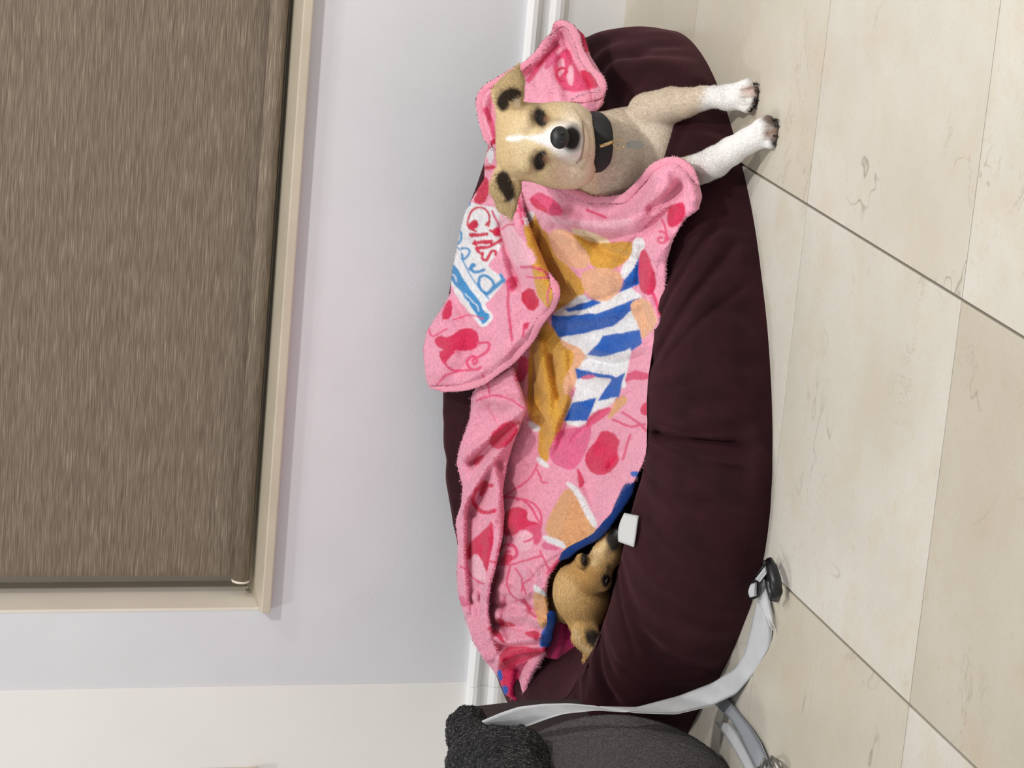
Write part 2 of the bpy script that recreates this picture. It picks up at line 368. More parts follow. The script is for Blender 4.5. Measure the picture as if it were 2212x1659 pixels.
# ------------------------------------------------------------------ dog bed
BC = np.array([-0.03, -0.42])
crest = np.array([(-.027,-.70,.133),(.076,-.685,.138),(.18,-.645,.122),(.27,-.595,.105),(.36,-.53,.10),(.436,-.43,.120),(.468,-.31,.142),(.450,-.20,.165),(.36,-.12,.21),(.20,-.085,.25),(.073,-.08,.268),(-.1,-.08,.264),(-.222,-.08,.254),(-.325,-.09,.232),(-.43,-.16,.205),(-.495,-.28,.19),(-.505,-.42,.185),(-.46,-.55,.175),(-.395,-.615,.168),(-.328,-.65,.162),(-.235,-.68,.157),(-.13,-.70,.153)])
base = np.array([(.019,-.846),(.139,-.800),(.254,-.728),(.367,-.632),(.404,-.585),(.456,-.515),(.506,-.42),(.531,-.30),(.518,-.19),(.44,-.09),(.30,-.035),(.1,-.028),(-.1,-.028),(-.3,-.03),(-.45,-.07),(-.55,-.18),(-.60,-.32),(-.60,-.46),(-.54,-.58),(-.418,-.668),(-.323,-.752),(-.239,-.805),(-.151,-.848),(-.077,-.862)])
def polar(pts, th, col=None):
    d = pts[:, :2] - BC; a = np.arctan2(d[:, 1], d[:, 0]); val = np.linalg.norm(d, axis=1) if col is None else pts[:, col]
    o = np.argsort(a); a = a[o]; val = val[o]
    return np.interp(th, np.r_[a[-1] - 2 * math.pi, a, a[0] + 2 * math.pi], np.r_[val[-1], val, val[0]])
def ringsmooth(v, it):
    for _ in range(it): v = 0.25 * np.roll(v, 1) + 0.5 * v + 0.25 * np.roll(v, -1)
    return v
def build_bed():
    n = 900; th = np.linspace(-math.pi, math.pi, n, endpoint=False)
    rb = ringsmooth(polar(base, th), 300); rk = ringsmooth(polar(crest, th), 300); hk = ringsmooth(polar(crest, th, 2), 300)
    m1, m2, m3 = 70, 40, 16
    R = []; Zs = []; TT = []
    for i in range(m1 + 1):                                  # outer face, floor to crest
        t = i / m1 * math.pi / 2
        c, s_ = math.cos(t), math.sin(t)
        R.append(rk + (rb - rk) * (c ** 0.75) + 0.012 * math.sin(2 * t)); Zs.append(hk * s_ ** 0.9); TT.append(i / m1)
    for i in range(1, m2 + 1):                               # over the crest and down inside
        t = i / m2 * math.pi * 0.62
        w = 0.062
        R.append(rk - w * (1 - math.cos(t)) * 1.0 - 0.02 * (i / m2)); Zs.append(hk - np.minimum(w, hk * 0.5) * (0.0 + (i / m2) ** 2 * 1.0)); TT.append(1 + i / m2)
    rl, zl = R[-1], Zs[-1]
    R = np.array(R); Zs = np.array(Zs); T = np.array(TT)[:, None] * np.ones(n)
    TH = np.ones((len(R), 1)) * th
    X = BC[0] + R * np.cos(TH); Y = BC[1] + R * np.sin(TH)
    # wrinkles: pushed along the outward direction, fading at the floor
    fade = np.clip(T / 0.12, 0, 1) * np.clip((2.0 - T) / 0.2, 0, 1)
    def groove(thc, wid, dep, t0=0, t1=2, lean=0.0):
        d = (TH - thc - lean * (T - 0.5)) / wid
        m = sstep(t0 - 0.1, t0 + 0.1, T) * (1 - sstep(t1 - 0.1, t1 + 0.1, T))
        return -dep * np.exp(-d * d) * m
    def ang(x, y): return math.atan2(y - BC[1], x - BC[0])
    D = 0.010 * vnoise(TH * 9, T * 2.0, 0, 1.0, 3) + 0.003 * vnoise(TH * 26, T * 3.0, 0, 1.0, 4) + 0.0012 * vnoise(TH * 80, T * 5, 0, 1.0, 5)
    s0 = ang(0.04, -0.84)
    D += groove(s0, 0.020, 0.032, 0.12, 0.9) + groove(s0, 0.10, 0.018, 0.1, 0.95)
    s1 = ang(-0.37, -0.70); D += groove(s1, 0.018, 0.014, 0.75, 1.9) + groove(s1 + .1, 0.05, -0.010, 0.7, 1.8)
    for k in range(14):
        a = s0 + rng.uniform(-0.2, 0.2); D += groove(a, rng.uniform(0.010, 0.022), rng.uniform(0.004, 0.009), rng.uniform(0.1, .4), rng.uniform(0.7, 1.2), rng.uniform(-.08, .08))
    for (x, y, w, d, ln, t0, t1) in [(.30, -.70, .03, .010, -.35, .2, 1.2), (.24, -.73, .035, .012, -.4, .15, 1.1), (.20, -.76, .02, .006, -.3, .1, .8), (.48, -.45, .05, .012, .25, .35, 1.2), (.50, -.36, .045, .012, .2, .4, 1.3), (.51, -.28, .04, .008, .1, .4, 1.3), (-.30, -.76, .05, .010, .3, .4, 1.3), (-.42, -.66, .03, .014, .2, .5, 1.9), (-.40, -.68, .02, .010, -.2, .9, 2.0), (-.48, -.62, .025, .012, .2, .9, 2.0), (-.33, -.74, .02, .008, .3, .6, 1.1), (-.50, -.6, .04, .012, .1, .4, 1.5), (-.2, -.03, .04, .012, .2, .6, 1.6), (-.12, -.85, .02, .004, .1, .3, .9), (.43, -.55, .03, .007, -.3, .1, .9)]:
        D += groove(ang(x, y), w, d, t0, t1, ln)
    D *= fade * (0.4 + 0.6 * sstep(-.12, -.42, Y))
    X += D * np.cos(TH); Y += D * np.sin(TH); Zs = Zs + D * 0.55 * np.clip(T - 0.35, 0, 1)
    Y = np.minimum(Y, -0.022)
    V = np.stack([X, Y, Zs], -1).reshape(-1, 3)
    rows = X.shape[0]
    i, j = np.meshgrid(np.arange(rows - 1), np.arange(n), indexing='ij'); j2 = (j + 1) % n
    F = np.stack([i * n + j, i * n + j2, (i + 1) * n + j2, (i + 1) * n + j], -1).reshape(-1, 4)
    root = empty('dog_bed', (BC[0], BC[1], 0))
    tag(root, 'burgundy velvet oval dog bed with padded rim against the wall', 'dog bed')
    link('bolster', fastmesh('bolster', V, F), M_vel, root)
    # seat cushion
    nr = 40; ri = ringsmooth(rk - 0.07, 50); V = []
    for a in range(nr + 1):
        t = a / nr; rr = ri * t; z = 0.062 + 0.018 * math.sqrt(max(0, 1 - t ** 4)) + 0 * rr
        V.append(np.stack([BC[0] + rr * np.cos(th), BC[1] + rr * np.sin(th), z + 0.004 * vnoise(rr * np.cos(th) * 20, rr * np.sin(th) * 20, 0, 1, 9)], -1)[::4])
    V = np.array(V); nn = V.shape[1]
    i, j = np.meshgrid(np.arange(nr), np.arange(nn), indexing='ij'); j2 = (j + 1) % nn
    F = np.stack([i * nn + j, (i + 1) * nn + j, (i + 1) * nn + j2, i * nn + j2], -1).reshape(-1, 4)
    link('cushion', fastmesh('cushion', V.reshape(-1, 3), F), M_vel, root)
    # sewn white label folded over the rim
    e1 = [(1349, 1108, -.712), (1338, 1130, -.705), (1334, 1158, -.706), (1336, 1170, -.71)]
    e2 = [(1379, 1114, -.742), (1376, 1135, -.742), (1373, 1160, -.742), (1369, 1182, -.742)]
    lab = ribbon('care_label', e1, e2, 0.0012, M_label, root, 12, 8); lab['label'] = 'small white sewn fabric label on the rim'
    return root
def ribbon(name, e1, e2, th, mat, parent, n=80, m=6, ripple=0.0):
    a = smooth_poly(e1, n, 4); b = smooth_poly(e2, n, 4)
    A = P(a[:, 0], a[:, 1], a[:, 2]); B = P(b[:, 0], b[:, 1], b[:, 2])
    w = np.linspace(0, 1, m)
    G = A[:, None, :] * (1 - w)[None, :, None] + B[:, None, :] * w[None, :, None]
    tu = np.gradient(G, axis=0); tv = np.gradient(G, axis=1); nn = np.cross(tu, tv); nn /= np.linalg.norm(nn, axis=-1)[..., None] + 1e-12
    s = np.sign((nn @ AB).mean()) or 1.0; nn = nn * s
    if ripple: G = G + nn * (ripple * np.sin(np.linspace(0, 9, n)))[:, None, None]
    V = np.concatenate([(G + nn * th / 2).reshape(-1, 3), (G - nn * th / 2).reshape(-1, 3)])
    i, j = np.meshgrid(np.arange(n - 1), np.arange(m - 1), indexing='ij'); i = i.ravel(); j = j.ravel()
    q = np.stack([i * m + j, i * m + j + 1, (i + 1) * m + j + 1, (i + 1) * m + j], -1); o = n * m
    F = [q, q[:, ::-1] + o]
    k = np.arange(n - 1)
    for c in (0, m - 1): F.append(np.stack([k * m + c, (k + 1) * m + c, (k + 1) * m + c + o, k * m + c + o], -1))
    k = np.arange(m - 1)
    for c in (0, n - 1): F.append(np.stack([c * m + k, c * m + k + 1, c * m + k + 1 + o, c * m + k + o], -1))
    return link(name, fastmesh(name, V, np.concatenate(F)), mat, parent)
build_bed()

# ------------------------------------------------------------------ towel: print
CX0, CY0, CW, CH = 880, 30, 680, 1510
canvas = np.ones((CH, CW, 3)) * lin((240, 164, 188))
gy, gx = np.mgrid[0:CH, 0:CW]; gx = gx + CX0 + 0.5; gy = gy + CY0 + 0.5
PK = dict(pink=(240, 164, 188), lpink=(244, 186, 203), mid=(226, 84, 126), hot=(216, 50, 92), deep=(180, 34, 86), white=(236, 236, 239), gold=(218, 166, 70), peach=(236, 182, 146), tan=(224, 168, 118), blue=(30, 96, 188), navy=(24, 52, 120), sky=(66, 146, 204), cream=(242, 222, 190), rose=(228, 108, 150), red=(208, 42, 76))
ZO = {0: (0, 0, 1.0), 1: (980, 30, .34358), 2: (880, 380, .27125), 3: (900, 760, .27125), 4: (940, 1060, .27125), 6: (960, 360, .22901)}
def zp(z, pts):
    o = ZO[z]; return [(o[0] + o[2] * a, o[1] + o[2] * b) for a, b in pts]
wob_x = 2.2 * vnoise(gx * .11, gy * .11, 0, 1, 21); wob_y = 2.2 * vnoise(gx * .11, gy * .11, 0, 1, 22)
def chaikin(p, it=2):
    p = np.asarray(p, float)
    for _ in range(it):
        q = np.roll(p, -1, 0); p = np.stack([.75 * p + .25 * q, .25 * p + .75 * q], 1).reshape(-1, 2)
    return p
def fill(z, color, pts, soft=1):
    p = chaikin(zp(z, pts), soft) if soft else np.asarray(zp(z, pts), float)
    x0, y0 = np.floor(p.min(0)).astype(int) - 4; x1, y1 = np.ceil(p.max(0)).astype(int) + 4
    i0, i1 = max(0, y0 - CY0), min(CH, y1 - CY0); j0, j1 = max(0, x0 - CX0), min(CW, x1 - CX0)
    if i1 <= i0 or j1 <= j0: return
    X = gx[i0:i1, j0:j1] + wob_x[i0:i1, j0:j1] * .5; Y = gy[i0:i1, j0:j1] + wob_y[i0:i1, j0:j1] * .5
    ins = np.zeros(X.shape, bool); n = len(p)
    for k in range(n):
        xa, ya = p[k]; xb, yb = p[(k + 1) % n]
        if ya == yb: continue
        c = ((ya > Y) != (yb > Y)) & (X < (xb - xa) * (Y - ya) / (yb - ya) + xa); ins ^= c
    canvas[i0:i1, j0:j1][ins] = lin(PK[color])
def segdist(X, Y, p):
    d = np.full(X.shape, 1e9)
    for k in range(len(p) - 1):
        a = p[k]; b = p[k + 1]; v = b - a; L = v @ v + 1e-9
        t = np.clip(((X - a[0]) * v[0] + (Y - a[1]) * v[1]) / L, 0, 1)
        d = np.minimum(d, np.hypot(X - a[0] - t * v[0], Y - a[1] - t * v[1]))
    return d
def stroke(z, color, pts, w, it=2):
    p = np.asarray(zp(z, pts), float)
    if it and len(p) > 2: p = smooth_poly(p, len(p) * 6, 6)
    x0, y0 = np.floor(p.min(0) - w - 4).astype(int); x1, y1 = np.ceil(p.max(0) + w + 4).astype(int)
    i0, i1 = max(0, y0 - CY0), min(CH, y1 - CY0); j0, j1 = max(0, x0 - CX0), min(CW, x1 - CX0)
    if i1 <= i0 or j1 <= j0: return
    d = segdist(gx[i0:i1, j0:j1] + .4 * wob_x[i0:i1, j0:j1], gy[i0:i1, j0:j1] + .4 * wob_y[i0:i1, j0:j1], p)
    canvas[i0:i1, j0:j1][d < w / 2] = lin(PK[color])
def circ(z, c, r, n=18, a0=0, a1=360):
    return [(c[0] + r * math.cos(math.radians(a)), c[1] + r * math.sin(math.radians(a))) for a in np.linspace(a0, a1, n)]
def swirl(z, color, c, r, w, turns=1.4, a0=0, flip=1):
    stroke(z, color, [(c[0] + r * (1 - t * .85) * math.cos(math.radians(a0) + flip * t * turns * 6.283), c[1] + r * (1 - t * .85) * math.sin(math.radians(a0) + flip * t * turns * 6.283)) for t in np.linspace(0, 1, 22)], w)
# -- centre panel: golden, peach and blue-and-white striped patches
fill(2, 'gold', [(930,300),(1000,280),(1060,400),(1130,470),(1180,600),(1300,740),(1430,880),(1400,960),(1280,1020),(1180,1100),(1050,1000),(1000,800),(960,600),(920,400)])
fill(2, 'white', [(920,300),(1000,270),(1010,330),(950,410),(925,380)])
fill(2, 'peach', [(1120,440),(1280,420),(1420,540),(1470,640),(1440,720),(1390,750),(1280,720),(1180,640),(1130,540)])
fill(2, 'cream', [(1280,410),(1420,430),(1640,520),(1560,560),(1400,520)])
fill(2, 'gold', [(1290,440),(1500,545),(1790,510),(1800,620),(1700,710),(1600,755),(1470,730),(1440,620),(1350,520)])
fill(2, 'white', [(1790,500),(1900,500),(1870,640),(1810,800),(1710,840),(1690,720),(1790,640)])
fill(2, 'blue', [(1860,620),(1870,850),(1690,930),(1720,840),(1800,740)], 0)
fill(2, 'white', [(1390,930),(1460,990),(1550,1000),(1860,850),(1860,1240),(1870,1340),(1700,1450),(1740,1560),(1740,1720),(1340,1720),(1320,1560),(1350,1480),(1440,1420),(1200,1300),(1150,1200),(1150,1100),(1290,1010)], 1)
fill(2, 'peach', [(1360,780),(1480,730),(1640,735),(1720,800),(1700,900),(1620,990),(1510,1005),(1420,930)])
fill(2, 'blue', [(1250,1060),(1480,985),(1550,1010),(1420,1062),(1280,1085)], 0)
fill(2, 'blue', [(1145,1110),(1300,1110),(1500,1095),(1850,970),(1830,1020),(1700,1150),(1640,1195),(1450,1245),(1200,1290),(1150,1210)], 0)
fill(2, 'blue', [(1560,1275),(1850,1220),(1870,1340),(1740,1425),(1600,1445),(1430,1425),(1500,1350)], 0)
fill(2, 'peach', [(1780,1000),(1900,960),(1990,1120),(1990,1190),(1860,1320),(1850,1200),(1780,1090)])
fill(2, 'gold', [(960,1500),(1000,1220),(1080,1130),(1150,1190),(1210,1300),(1310,1390),(1340,1490),(1190,1720),(960,1720)])
fill(2, 'peach', [(1210,1290),(1450,1420),(1340,1500),(1310,1440),(1240,1360)])
fill(3, 'gold', [(890,-60),(1080,-60),(1240,-20),(1270,90),(1150,270),(1250,380),(1180,540),(1120,700),(1060,740),(1050,890),(960,830),(980,600),(890,540),(880,400)])
fill(3, 'peach', [(1260,20),(1370,10),(1280,130),(1280,230),(1200,370),(1150,260),(1240,100)])
fill(3, 'white', [(1270,100),(1640,0),(1720,-40),(1670,180),(1600,330),(1570,420),(1400,480),(1330,600),(1160,580),(1240,380),(1285,230)], 1)
fill(3, 'blue', [(1255,130),(1400,165),(1580,195),(1560,220),(1400,195),(1280,215)], 0)
fill(3, 'rose', [(1290,205),(1400,180),(1440,200),(1330,225)])
fill(3, 'blue', [(1560,210),(1660,160),(1610,360),(1440,395),(1470,340)], 0)
fill(3, 'blue', [(1235,405),(1430,365),(1405,440),(1360,550),(1175,550)], 0)
fill(3, 'white', [(890,545),(985,590),(975,650),(890,600)]); fill(3, 'white', [(955,825),(1055,890),(1055,940),(955,885)])
fill(3, 'rose', [(1140,620),(1330,600),(1400,540),(1380,700),(1330,850),(1240,950),(1160,930),(1060,860),(1060,740)])
fill(3, 'mid', [(1390,480),(1580,430),(1500,520),(1410,570),(1330,640)])
fill(3, 'mid', [(1690,140),(1860,170),(1850,230),(1720,220),(1650,260)])
fill(3, 'tan', [(1620,335),(1700,380),(1570,500),(1520,550),(1535,470)])
fill(3, 'hot', [(1480,610),(1620,680),(1600,800),(1620,870),(1520,985),(1410,985),(1335,880),(1350,800),(1430,710)])
fill(3, 'hot', [(1770,440),(1870,370),(1870,500),(1800,510)])
fill(3, 'hot', [(1265,910),(1320,980),(1335,1060),(1290,1100),(1285,1020)])
for q in ([(1560,540),(1700,600),(1820,580)], [(1640,480),(1760,560),(1840,640)], [(1700,660),(1640,860)]): stroke(3, 'mid', q, 5)
fill(3, 'tan', [(1200,1080),(1270,1130),(1340,1300),(1400,1370),(1460,1440),(1270,1610),(1180,1640),(1170,1530),(1010,1450),(1060,1300),(1140,1160)])
fill(3, 'white', [(1180,1040),(1220,1025),(1340,1150),(1390,1280),(1450,1380),(1420,1410),(1340,1300),(1260,1130)])
fill(3, 'white', [(1005,1455),(1150,1500),(1200,1560),(1150,1570),(1005,1495)])
fill(3, 'navy', [(1640,1050),(1720,1040),(1650,1250),(1500,1410),(1420,1500),(1490,1380),(1570,1250)])
fill(3, 'blue', [(1700,950),(1770,950),(1770,1000),(1710,990)])
fill(3, 'hot', [(560,680),(740,530),(820,600),(740,745),(620,790)])
fill(3, 'hot', [(690,1300),(760,1235),(880,1260),(860,1340),(985,1360),(990,1490),(930,1490),(900,1410),(780,1430),(690,1490)])
fill(3, 'hot', [(490,1050),(560,1010),(580,1090),(500,1180)])
stroke(3, 'hot', circ(3, (560,1170), 110, a0=60, a1=290), 9)
stroke(3, 'mid', [(960,900),(900,1020),(700,1150)], 4); stroke(3, 'mid', [(690,1160),(800,1155),(900,1220),(990,1380)], 5)
stroke(3, 'mid', [(960,940),(1000,1050),(1040,1040)], 4); stroke(3, 'mid', [(520,180),(560,240),(580,330)], 4); stroke(3, 'mid', [(480,390),(600,340),(740,370),(850,450)], 4)
fill(3, 'hot', [(440,880),(500,820),(560,820),(480,920)]); fill(3, 'mid', [(800,30),(890,40),(890,160),(830,250),(760,230),(810,130)])
fill(3, 'hot', [(390,1550),(560,1400),(600,1330),(620,1480),(580,1659),(400,1659)]); fill(3, 'lpink', [(450,1659),(480,1590),(560,1600),(560,1659)])
# -- lower end
fill(4, 'hot', [(560,160),(640,125),(745,150),(715,260),(640,355),(560,355),(540,250)])
fill(4, 'mid', [(700,290),(840,265),(850,390),(800,450),(760,330)])
fill(4, 'lpink', [(600,420),(680,320),(770,330),(790,420),(720,500)])
stroke(4, 'mid', circ(4, (680,240), 170, a0=-100, a1=80), 5)
swirl(4, 'mid', (590,500), 85, 7, 1.2, 200); fill(4, 'hot', [(510,560),(560,500),(630,520),(600,580),(540,600)])
for q in ([(430,560),(560,600),(680,570),(840,520)], [(600,600),(560,720),(600,830),(720,900)], [(720,820),(700,740),(760,700)], [(640,620),(700,700),(690,800)], [(760,940),(700,860),(640,880)], [(800,1010),(740,940),(720,880)], [(840,480),(900,620)]): stroke(4, 'mid', q, 4.5)
fill(4, 'rose', [(850,400),(940,440),(1020,460),(960,480),(850,470)]); fill(4, 'mid', [(870,660),(950,560),(1030,480),(1030,520),(900,680)])
fill(4, 'hot', [(240,520),(330,430),(400,300),(460,260),(450,420),(420,660),(400,620),(340,500),(260,560)]); fill(4, 'lpink', [(255,570),(330,490),(390,580),(410,720),(380,745),(300,700)]); stroke(4, 'mid', [(250,560),(260,640),(320,720),(390,740)], 4)
fill(4, 'hot', [(480,1010),(580,1040),(660,1080),(560,1090),(490,1060)]); fill(4, 'hot', [(690,1130),(830,1110),(820,1200),(780,1180)])
fill(4, 'hot', [(410,1080),(500,1100),(560,1200),(540,1220),(450,1130)])
fill(4, 'white', [(770,730),(890,820),(900,870),(800,830)]); fill(4, 'tan', [(770,790),(890,850),(930,950),(890,1050),(850,1120),(800,1000)])
fill(4, 'blue', [(940,950),(950,1080),(890,1230),(830,1250),(835,1150),(900,1060)])
fill(4, 'hot', [(500,1330),(560,1240),(700,1240),(840,1262),(920,1220),(890,1290),(740,1345),(640,1390),(590,1500),(620,1680),(500,1680)])
fill(4, 'deep', [(640,1390),(760,1340),(700,1420),(660,1520),(700,1690),(610,1680),(590,1500)]); fill(4, 'blue', [(490,1430),(530,1420),(530,1520),(500,1510)])
fill(4, 'blue', [(520,1560),(570,1550),(590,1600),(550,1640)])
fill(4, 'rose', [(185,840),(240,840),(260,920),(200,920)]); stroke(4, 'mid', [(200,600),(240,620),(250,700)], 4)
# -- flap with the lettering
fill(2, 'red', [(560,90),(620,0),(660,60),(640,150),(580,100)]); fill(2, 'red', [(520,170),(600,130),(640,160),(620,210),(540,230)])
fill(6, 'white', [(160,480),(240,330),(330,360),(430,370),(540,420),(520,560),(545,680),(520,760),(500,830),(400,910),(420,960),(560,1040),(570,1090),(470,1200),(430,1260),(380,1300),(460,1400),(460,1440),(370,1530),(310,1480),(60,1140),(40,1000),(60,880),(80,760)], 1)
fill(6, 'sky', [(50,900),(110,930),(160,1020),(200,1100),(260,1180),(330,1260),(370,1360),(440,1410),(380,1490),(340,1470),(240,1300),(150,1170),(60,1090)])
fill(6, 'sky', [(195,385),(245,330),(255,365),(210,390)])
for q in ([(60,1010),(100,1030),(110,1080)], [(200,1200),(260,1270),(310,1310),(320,1360)]): stroke(6, 'white', q, 2.5)
def letter(color, pts, w): stroke(6, color, pts, w)
letter('red', [(415,560),(430,470),(390,395),(320,375),(250,420),(212,520),(235,590),(300,610)], 4.5)        # G
fill(6, 'red', [(215,540),(300,480),(330,575),(245,600)]); letter('red', [(395,545),(425,520)], 6)
letter('red', [(245,645),(400,640)], 8); letter('red', [(250,640),(262,660)], 6); letter('red', [(430,600),(450,610)], 6)      # i
letter('red', [(280,725),(440,705)], 8); letter('red', [(300,745),(290,700)], 5); letter('red', [(430,700),(440,725)], 5)      # r
letter('red', [(300,770),(420,755),(500,715),(540,680)], 7)                                                              # l
letter('red', [(360,810),(350,870),(390,890),(430,830),(450,790),(490,795),(480,830)], 6); letter('red', [(310,790),(360,830)], 6)  # s
fill(6, 'red', [(440,600),(500,560),(530,600),(520,660),(470,660)]); stroke(6, 'mid', [(450,420),(500,520),(520,600)], 5)
letter('sky', [(120,600),(160,610),(160,690),(130,740),(105,690),(120,620)], 4.5); letter('sky', [(95,740),(150,790)], 3)      # o
letter('sky', [(160,770),(215,770),(240,800),(215,850),(180,880),(160,820)], 4.5); letter('sky', [(160,860),(200,930)], 3)     # o
fill(6, 'sky', [(235,970),(250,900),(310,920),(270,960)]); letter('sky', [(240,960),(290,1000),(350,985),(370,975)], 7)       # a
letter('sky', [(200,930),(260,1050),(330,1150)], 2.5)
letter('sky', [(320,1100),(330,1040),(390,1020),(440,1060),(480,1120),(400,1200),(340,1160),(320,1100)], 6); letter('sky', [(395,1205),(560,1070)], 8); letter('sky', [(530,1015),(560,1085)], 7)   # d
letter('sky', [(330,1150),(420,1250)], 3)
fill(6, 'lpink', [(515,440),(560,400),(640,560),(780,740),(900,900),(700,960),(640,900),(560,760),(520,600)])
stroke(6, 'mid', [(540,590),(590,545),(660,550)], 4); stroke(6, 'mid', [(720,950),(820,940),(930,980),(1000,1060)], 5); stroke(6, 'mid', [(770,1040),(900,1050),(1030,1045)], 4); stroke(6, 'mid', [(1010,1080),(980,1200),(970,1280)], 4)
fill(6, 'red', [(820,1120),(910,1290),(820,1390),(690,1220)]); fill(6, 'mid', [(575,1060),(680,1020),(700,1100),(640,1200),(590,1140)])
stroke(6, 'mid', [(600,1150),(600,1350),(620,1500),(640,1640)], 6); stroke(6, 'mid', [(740,1600),(750,1480),(800,1480)], 5); fill(6, 'hot', [(740,1490),(800,1470),(790,1530),(750,1540)])
fill(2, 'hot', [(250,1130),(330,980),(360,1000),(350,1150)])
fill(2, 'hot', [(200,1310),(260,1270),(330,1290),(440,1210),(540,1210),(580,1300),(540,1380),(400,1400),(260,1380)]); fill(2, 'hot', [(250,1380),(400,1395),(330,1450),(300,1510),(260,1450)])
swirl(2, 'mid', (530,1480), 70, 6, 1.2, 40); stroke(2, 'mid', [(560,1330),(660,1320),(640,1400),(520,1470)], 6)
stroke(2, 'mid', [(280,1480),(350,1550),(500,1550),(580,1530)], 5); stroke(2, 'mid', [(240,1659),(300,1580),(400,1560)], 4); stroke(2, 'mid', [(360,1150),(500,1100),(600,1140)], 3); stroke(2, 'mid', [(170,1220),(190,1290),(320,1220)], 4)
# -- fold beside the standing-up collar of towel near the first dog
fill(2, 'mid', [(970,180),(1050,120),(1150,170),(1240,260),(1220,320),(1120,310),(1000,250)]); fill(2, 'hot', [(960,190),(1010,160),(1130,290),(1060,290)])
fill(2, 'hot', [(2080,250),(2160,210),(2212,230),(2212,330),(2130,420),(2060,390)]); fill(2, 'hot', [(1850,600),(1900,570),(1960,760),(1990,880),(1930,960),(1850,920),(1840,760)])
swirl(2, 'mid', (2020,500), 60, 5, 1.1, 260); stroke(2, 'mid', [(2030,350),(2060,430),(2050,520)], 5); stroke(2, 'mid', [(1430,270),(1520,310),(1580,330)], 6); stroke(2, 'mid', [(1960,940),(2000,1060),(2010,1100)], 8)
fill(2, 'lpink', [(1120,330),(1300,350),(1620,360),(1830,330),(1700,420),(1400,410),(1180,380)])
stroke(2, 'mid', [(880,160),(900,300),(920,380)], 7); stroke(2, 'mid', [(860,280),(930,260),(940,330)], 5)
# -- hood behind the first dog
fill(1, 'mid', [(620,300),(700,210),(740,240),(760,340),(840,400),(920,430),(900,470),(700,500),(640,420)])
fill(1, 'lpink', [(650,300),(690,270),(700,360),(660,400)]); fill(1, 'lpink', [(700,380),(740,300),(760,400),(740,470)]); swirl(1, 'hot', (690,370), 55, 5, 1.0, 90)
fill(1, 'hot', [(790,330),(930,420),(900,480),(820,440)]); fill(1, 'hot', [(700,60),(760,90),(850,130),(860,260),(790,220),(740,130)])
fill(1, 'rose', [(560,330),(640,230),(650,280),(590,360)]); stroke(1, 'mid', [(200,600),(240,700),(260,780)], 12); stroke(1, 'mid', [(470,420),(560,300),(660,200)], 10)
fill(1, 'white', [(200,860),(240,800),(260,900),(220,960)]); stroke(1, 'red', [(190,880),(220,830),(250,800)], 10); stroke(1, 'red', [(190,970),(250,960)], 8); fill(1, 'red', [(130,1110),(190,1010),(230,1060),(220,1150),(160,1180)])
for _k in range(2): canvas[1:-1, 1:-1] = (canvas[1:-1, 1:-1] * 2 + canvas[:-2, 1:-1] + canvas[2:, 1:-1] + canvas[1:-1, :-2] + canvas[1:-1, 2:]) / 6
def print_at(x, y):
    x = np.clip(x - CX0 - .5, 0, CW - 1.01); y = np.clip(y - CY0 - .5, 0, CH - 1.01)
    i = np.floor(y).astype(int); j = np.floor(x).astype(int); fy = (y - i)[..., None]; fx = (x - j)[..., None]
    return canvas[i, j] * (1 - fx) * (1 - fy) + canvas[i, j + 1] * fx * (1 - fy) + canvas[i + 1, j] * (1 - fx) * fy + canvas[i + 1, j + 1] * fx * fy

# ------------------------------------------------------------------ towel: cloth
def tps(ctrl):
    c = np.asarray(ctrl, float); p = c[:, :2] / 200; n = len(c)
    def U(r2): return np.where(r2 > 0, r2 * np.log(r2 + 1e-12), 0)
    K_ = U(((p[:, None] - p[None]) ** 2).sum(-1)) + 0.02 * np.eye(n); Q = np.c_[np.ones(n), p]
    A = np.block([[K_, Q], [Q.T, np.zeros((3, 3))]]); w = np.linalg.solve(A, np.r_[c[:, 2], 0, 0, 0])
    def f(x, y):
        s = w[n] + w[n + 1] * x / 200 + w[n + 2] * y / 200
        for k in range(n): s = s + w[k] * U((x / 200 - p[k, 0]) ** 2 + (y / 200 - p[k, 1]) ** 2)
        return s
    return f
def coons(top, bot, left, right, nt, ns):
    T = smooth_poly(top, nt, 3); B = smooth_poly(bot, nt, 3); Lf = smooth_poly(left, ns, 5); Rt = smooth_poly(right, ns, 5)
    T[0] = Lf[0]; T[-1] = Rt[0]; B[0] = Lf[-1]; B[-1] = Rt[-1]
    u = np.linspace(0, 1, nt)[None, :, None]; v = np.linspace(0, 1, ns)[:, None, None]
    return (1 - v) * T[None] + v * B[None] + (1 - u) * Lf[:, None] + u * Rt[:, None] - ((1 - u) * (1 - v) * T[0] + u * (1 - v) * T[-1] + (1 - u) * v * B[0] + u * v * B[-1])
def folded(depth, folds):                          # h > 0: ridge towards the viewer, metres; w: half width in pixels
    def f(x, y):
        Y = depth(x, y)
        for pts, h, w in folds:
            d = segdist(x, y, np.asarray(smooth_poly(pts, len(pts) * 5, 4), float)); Y = Y - (1.5 if h > 0 else 1.05) * h * np.exp(-(d / w) ** 2)
        return Y
    return f
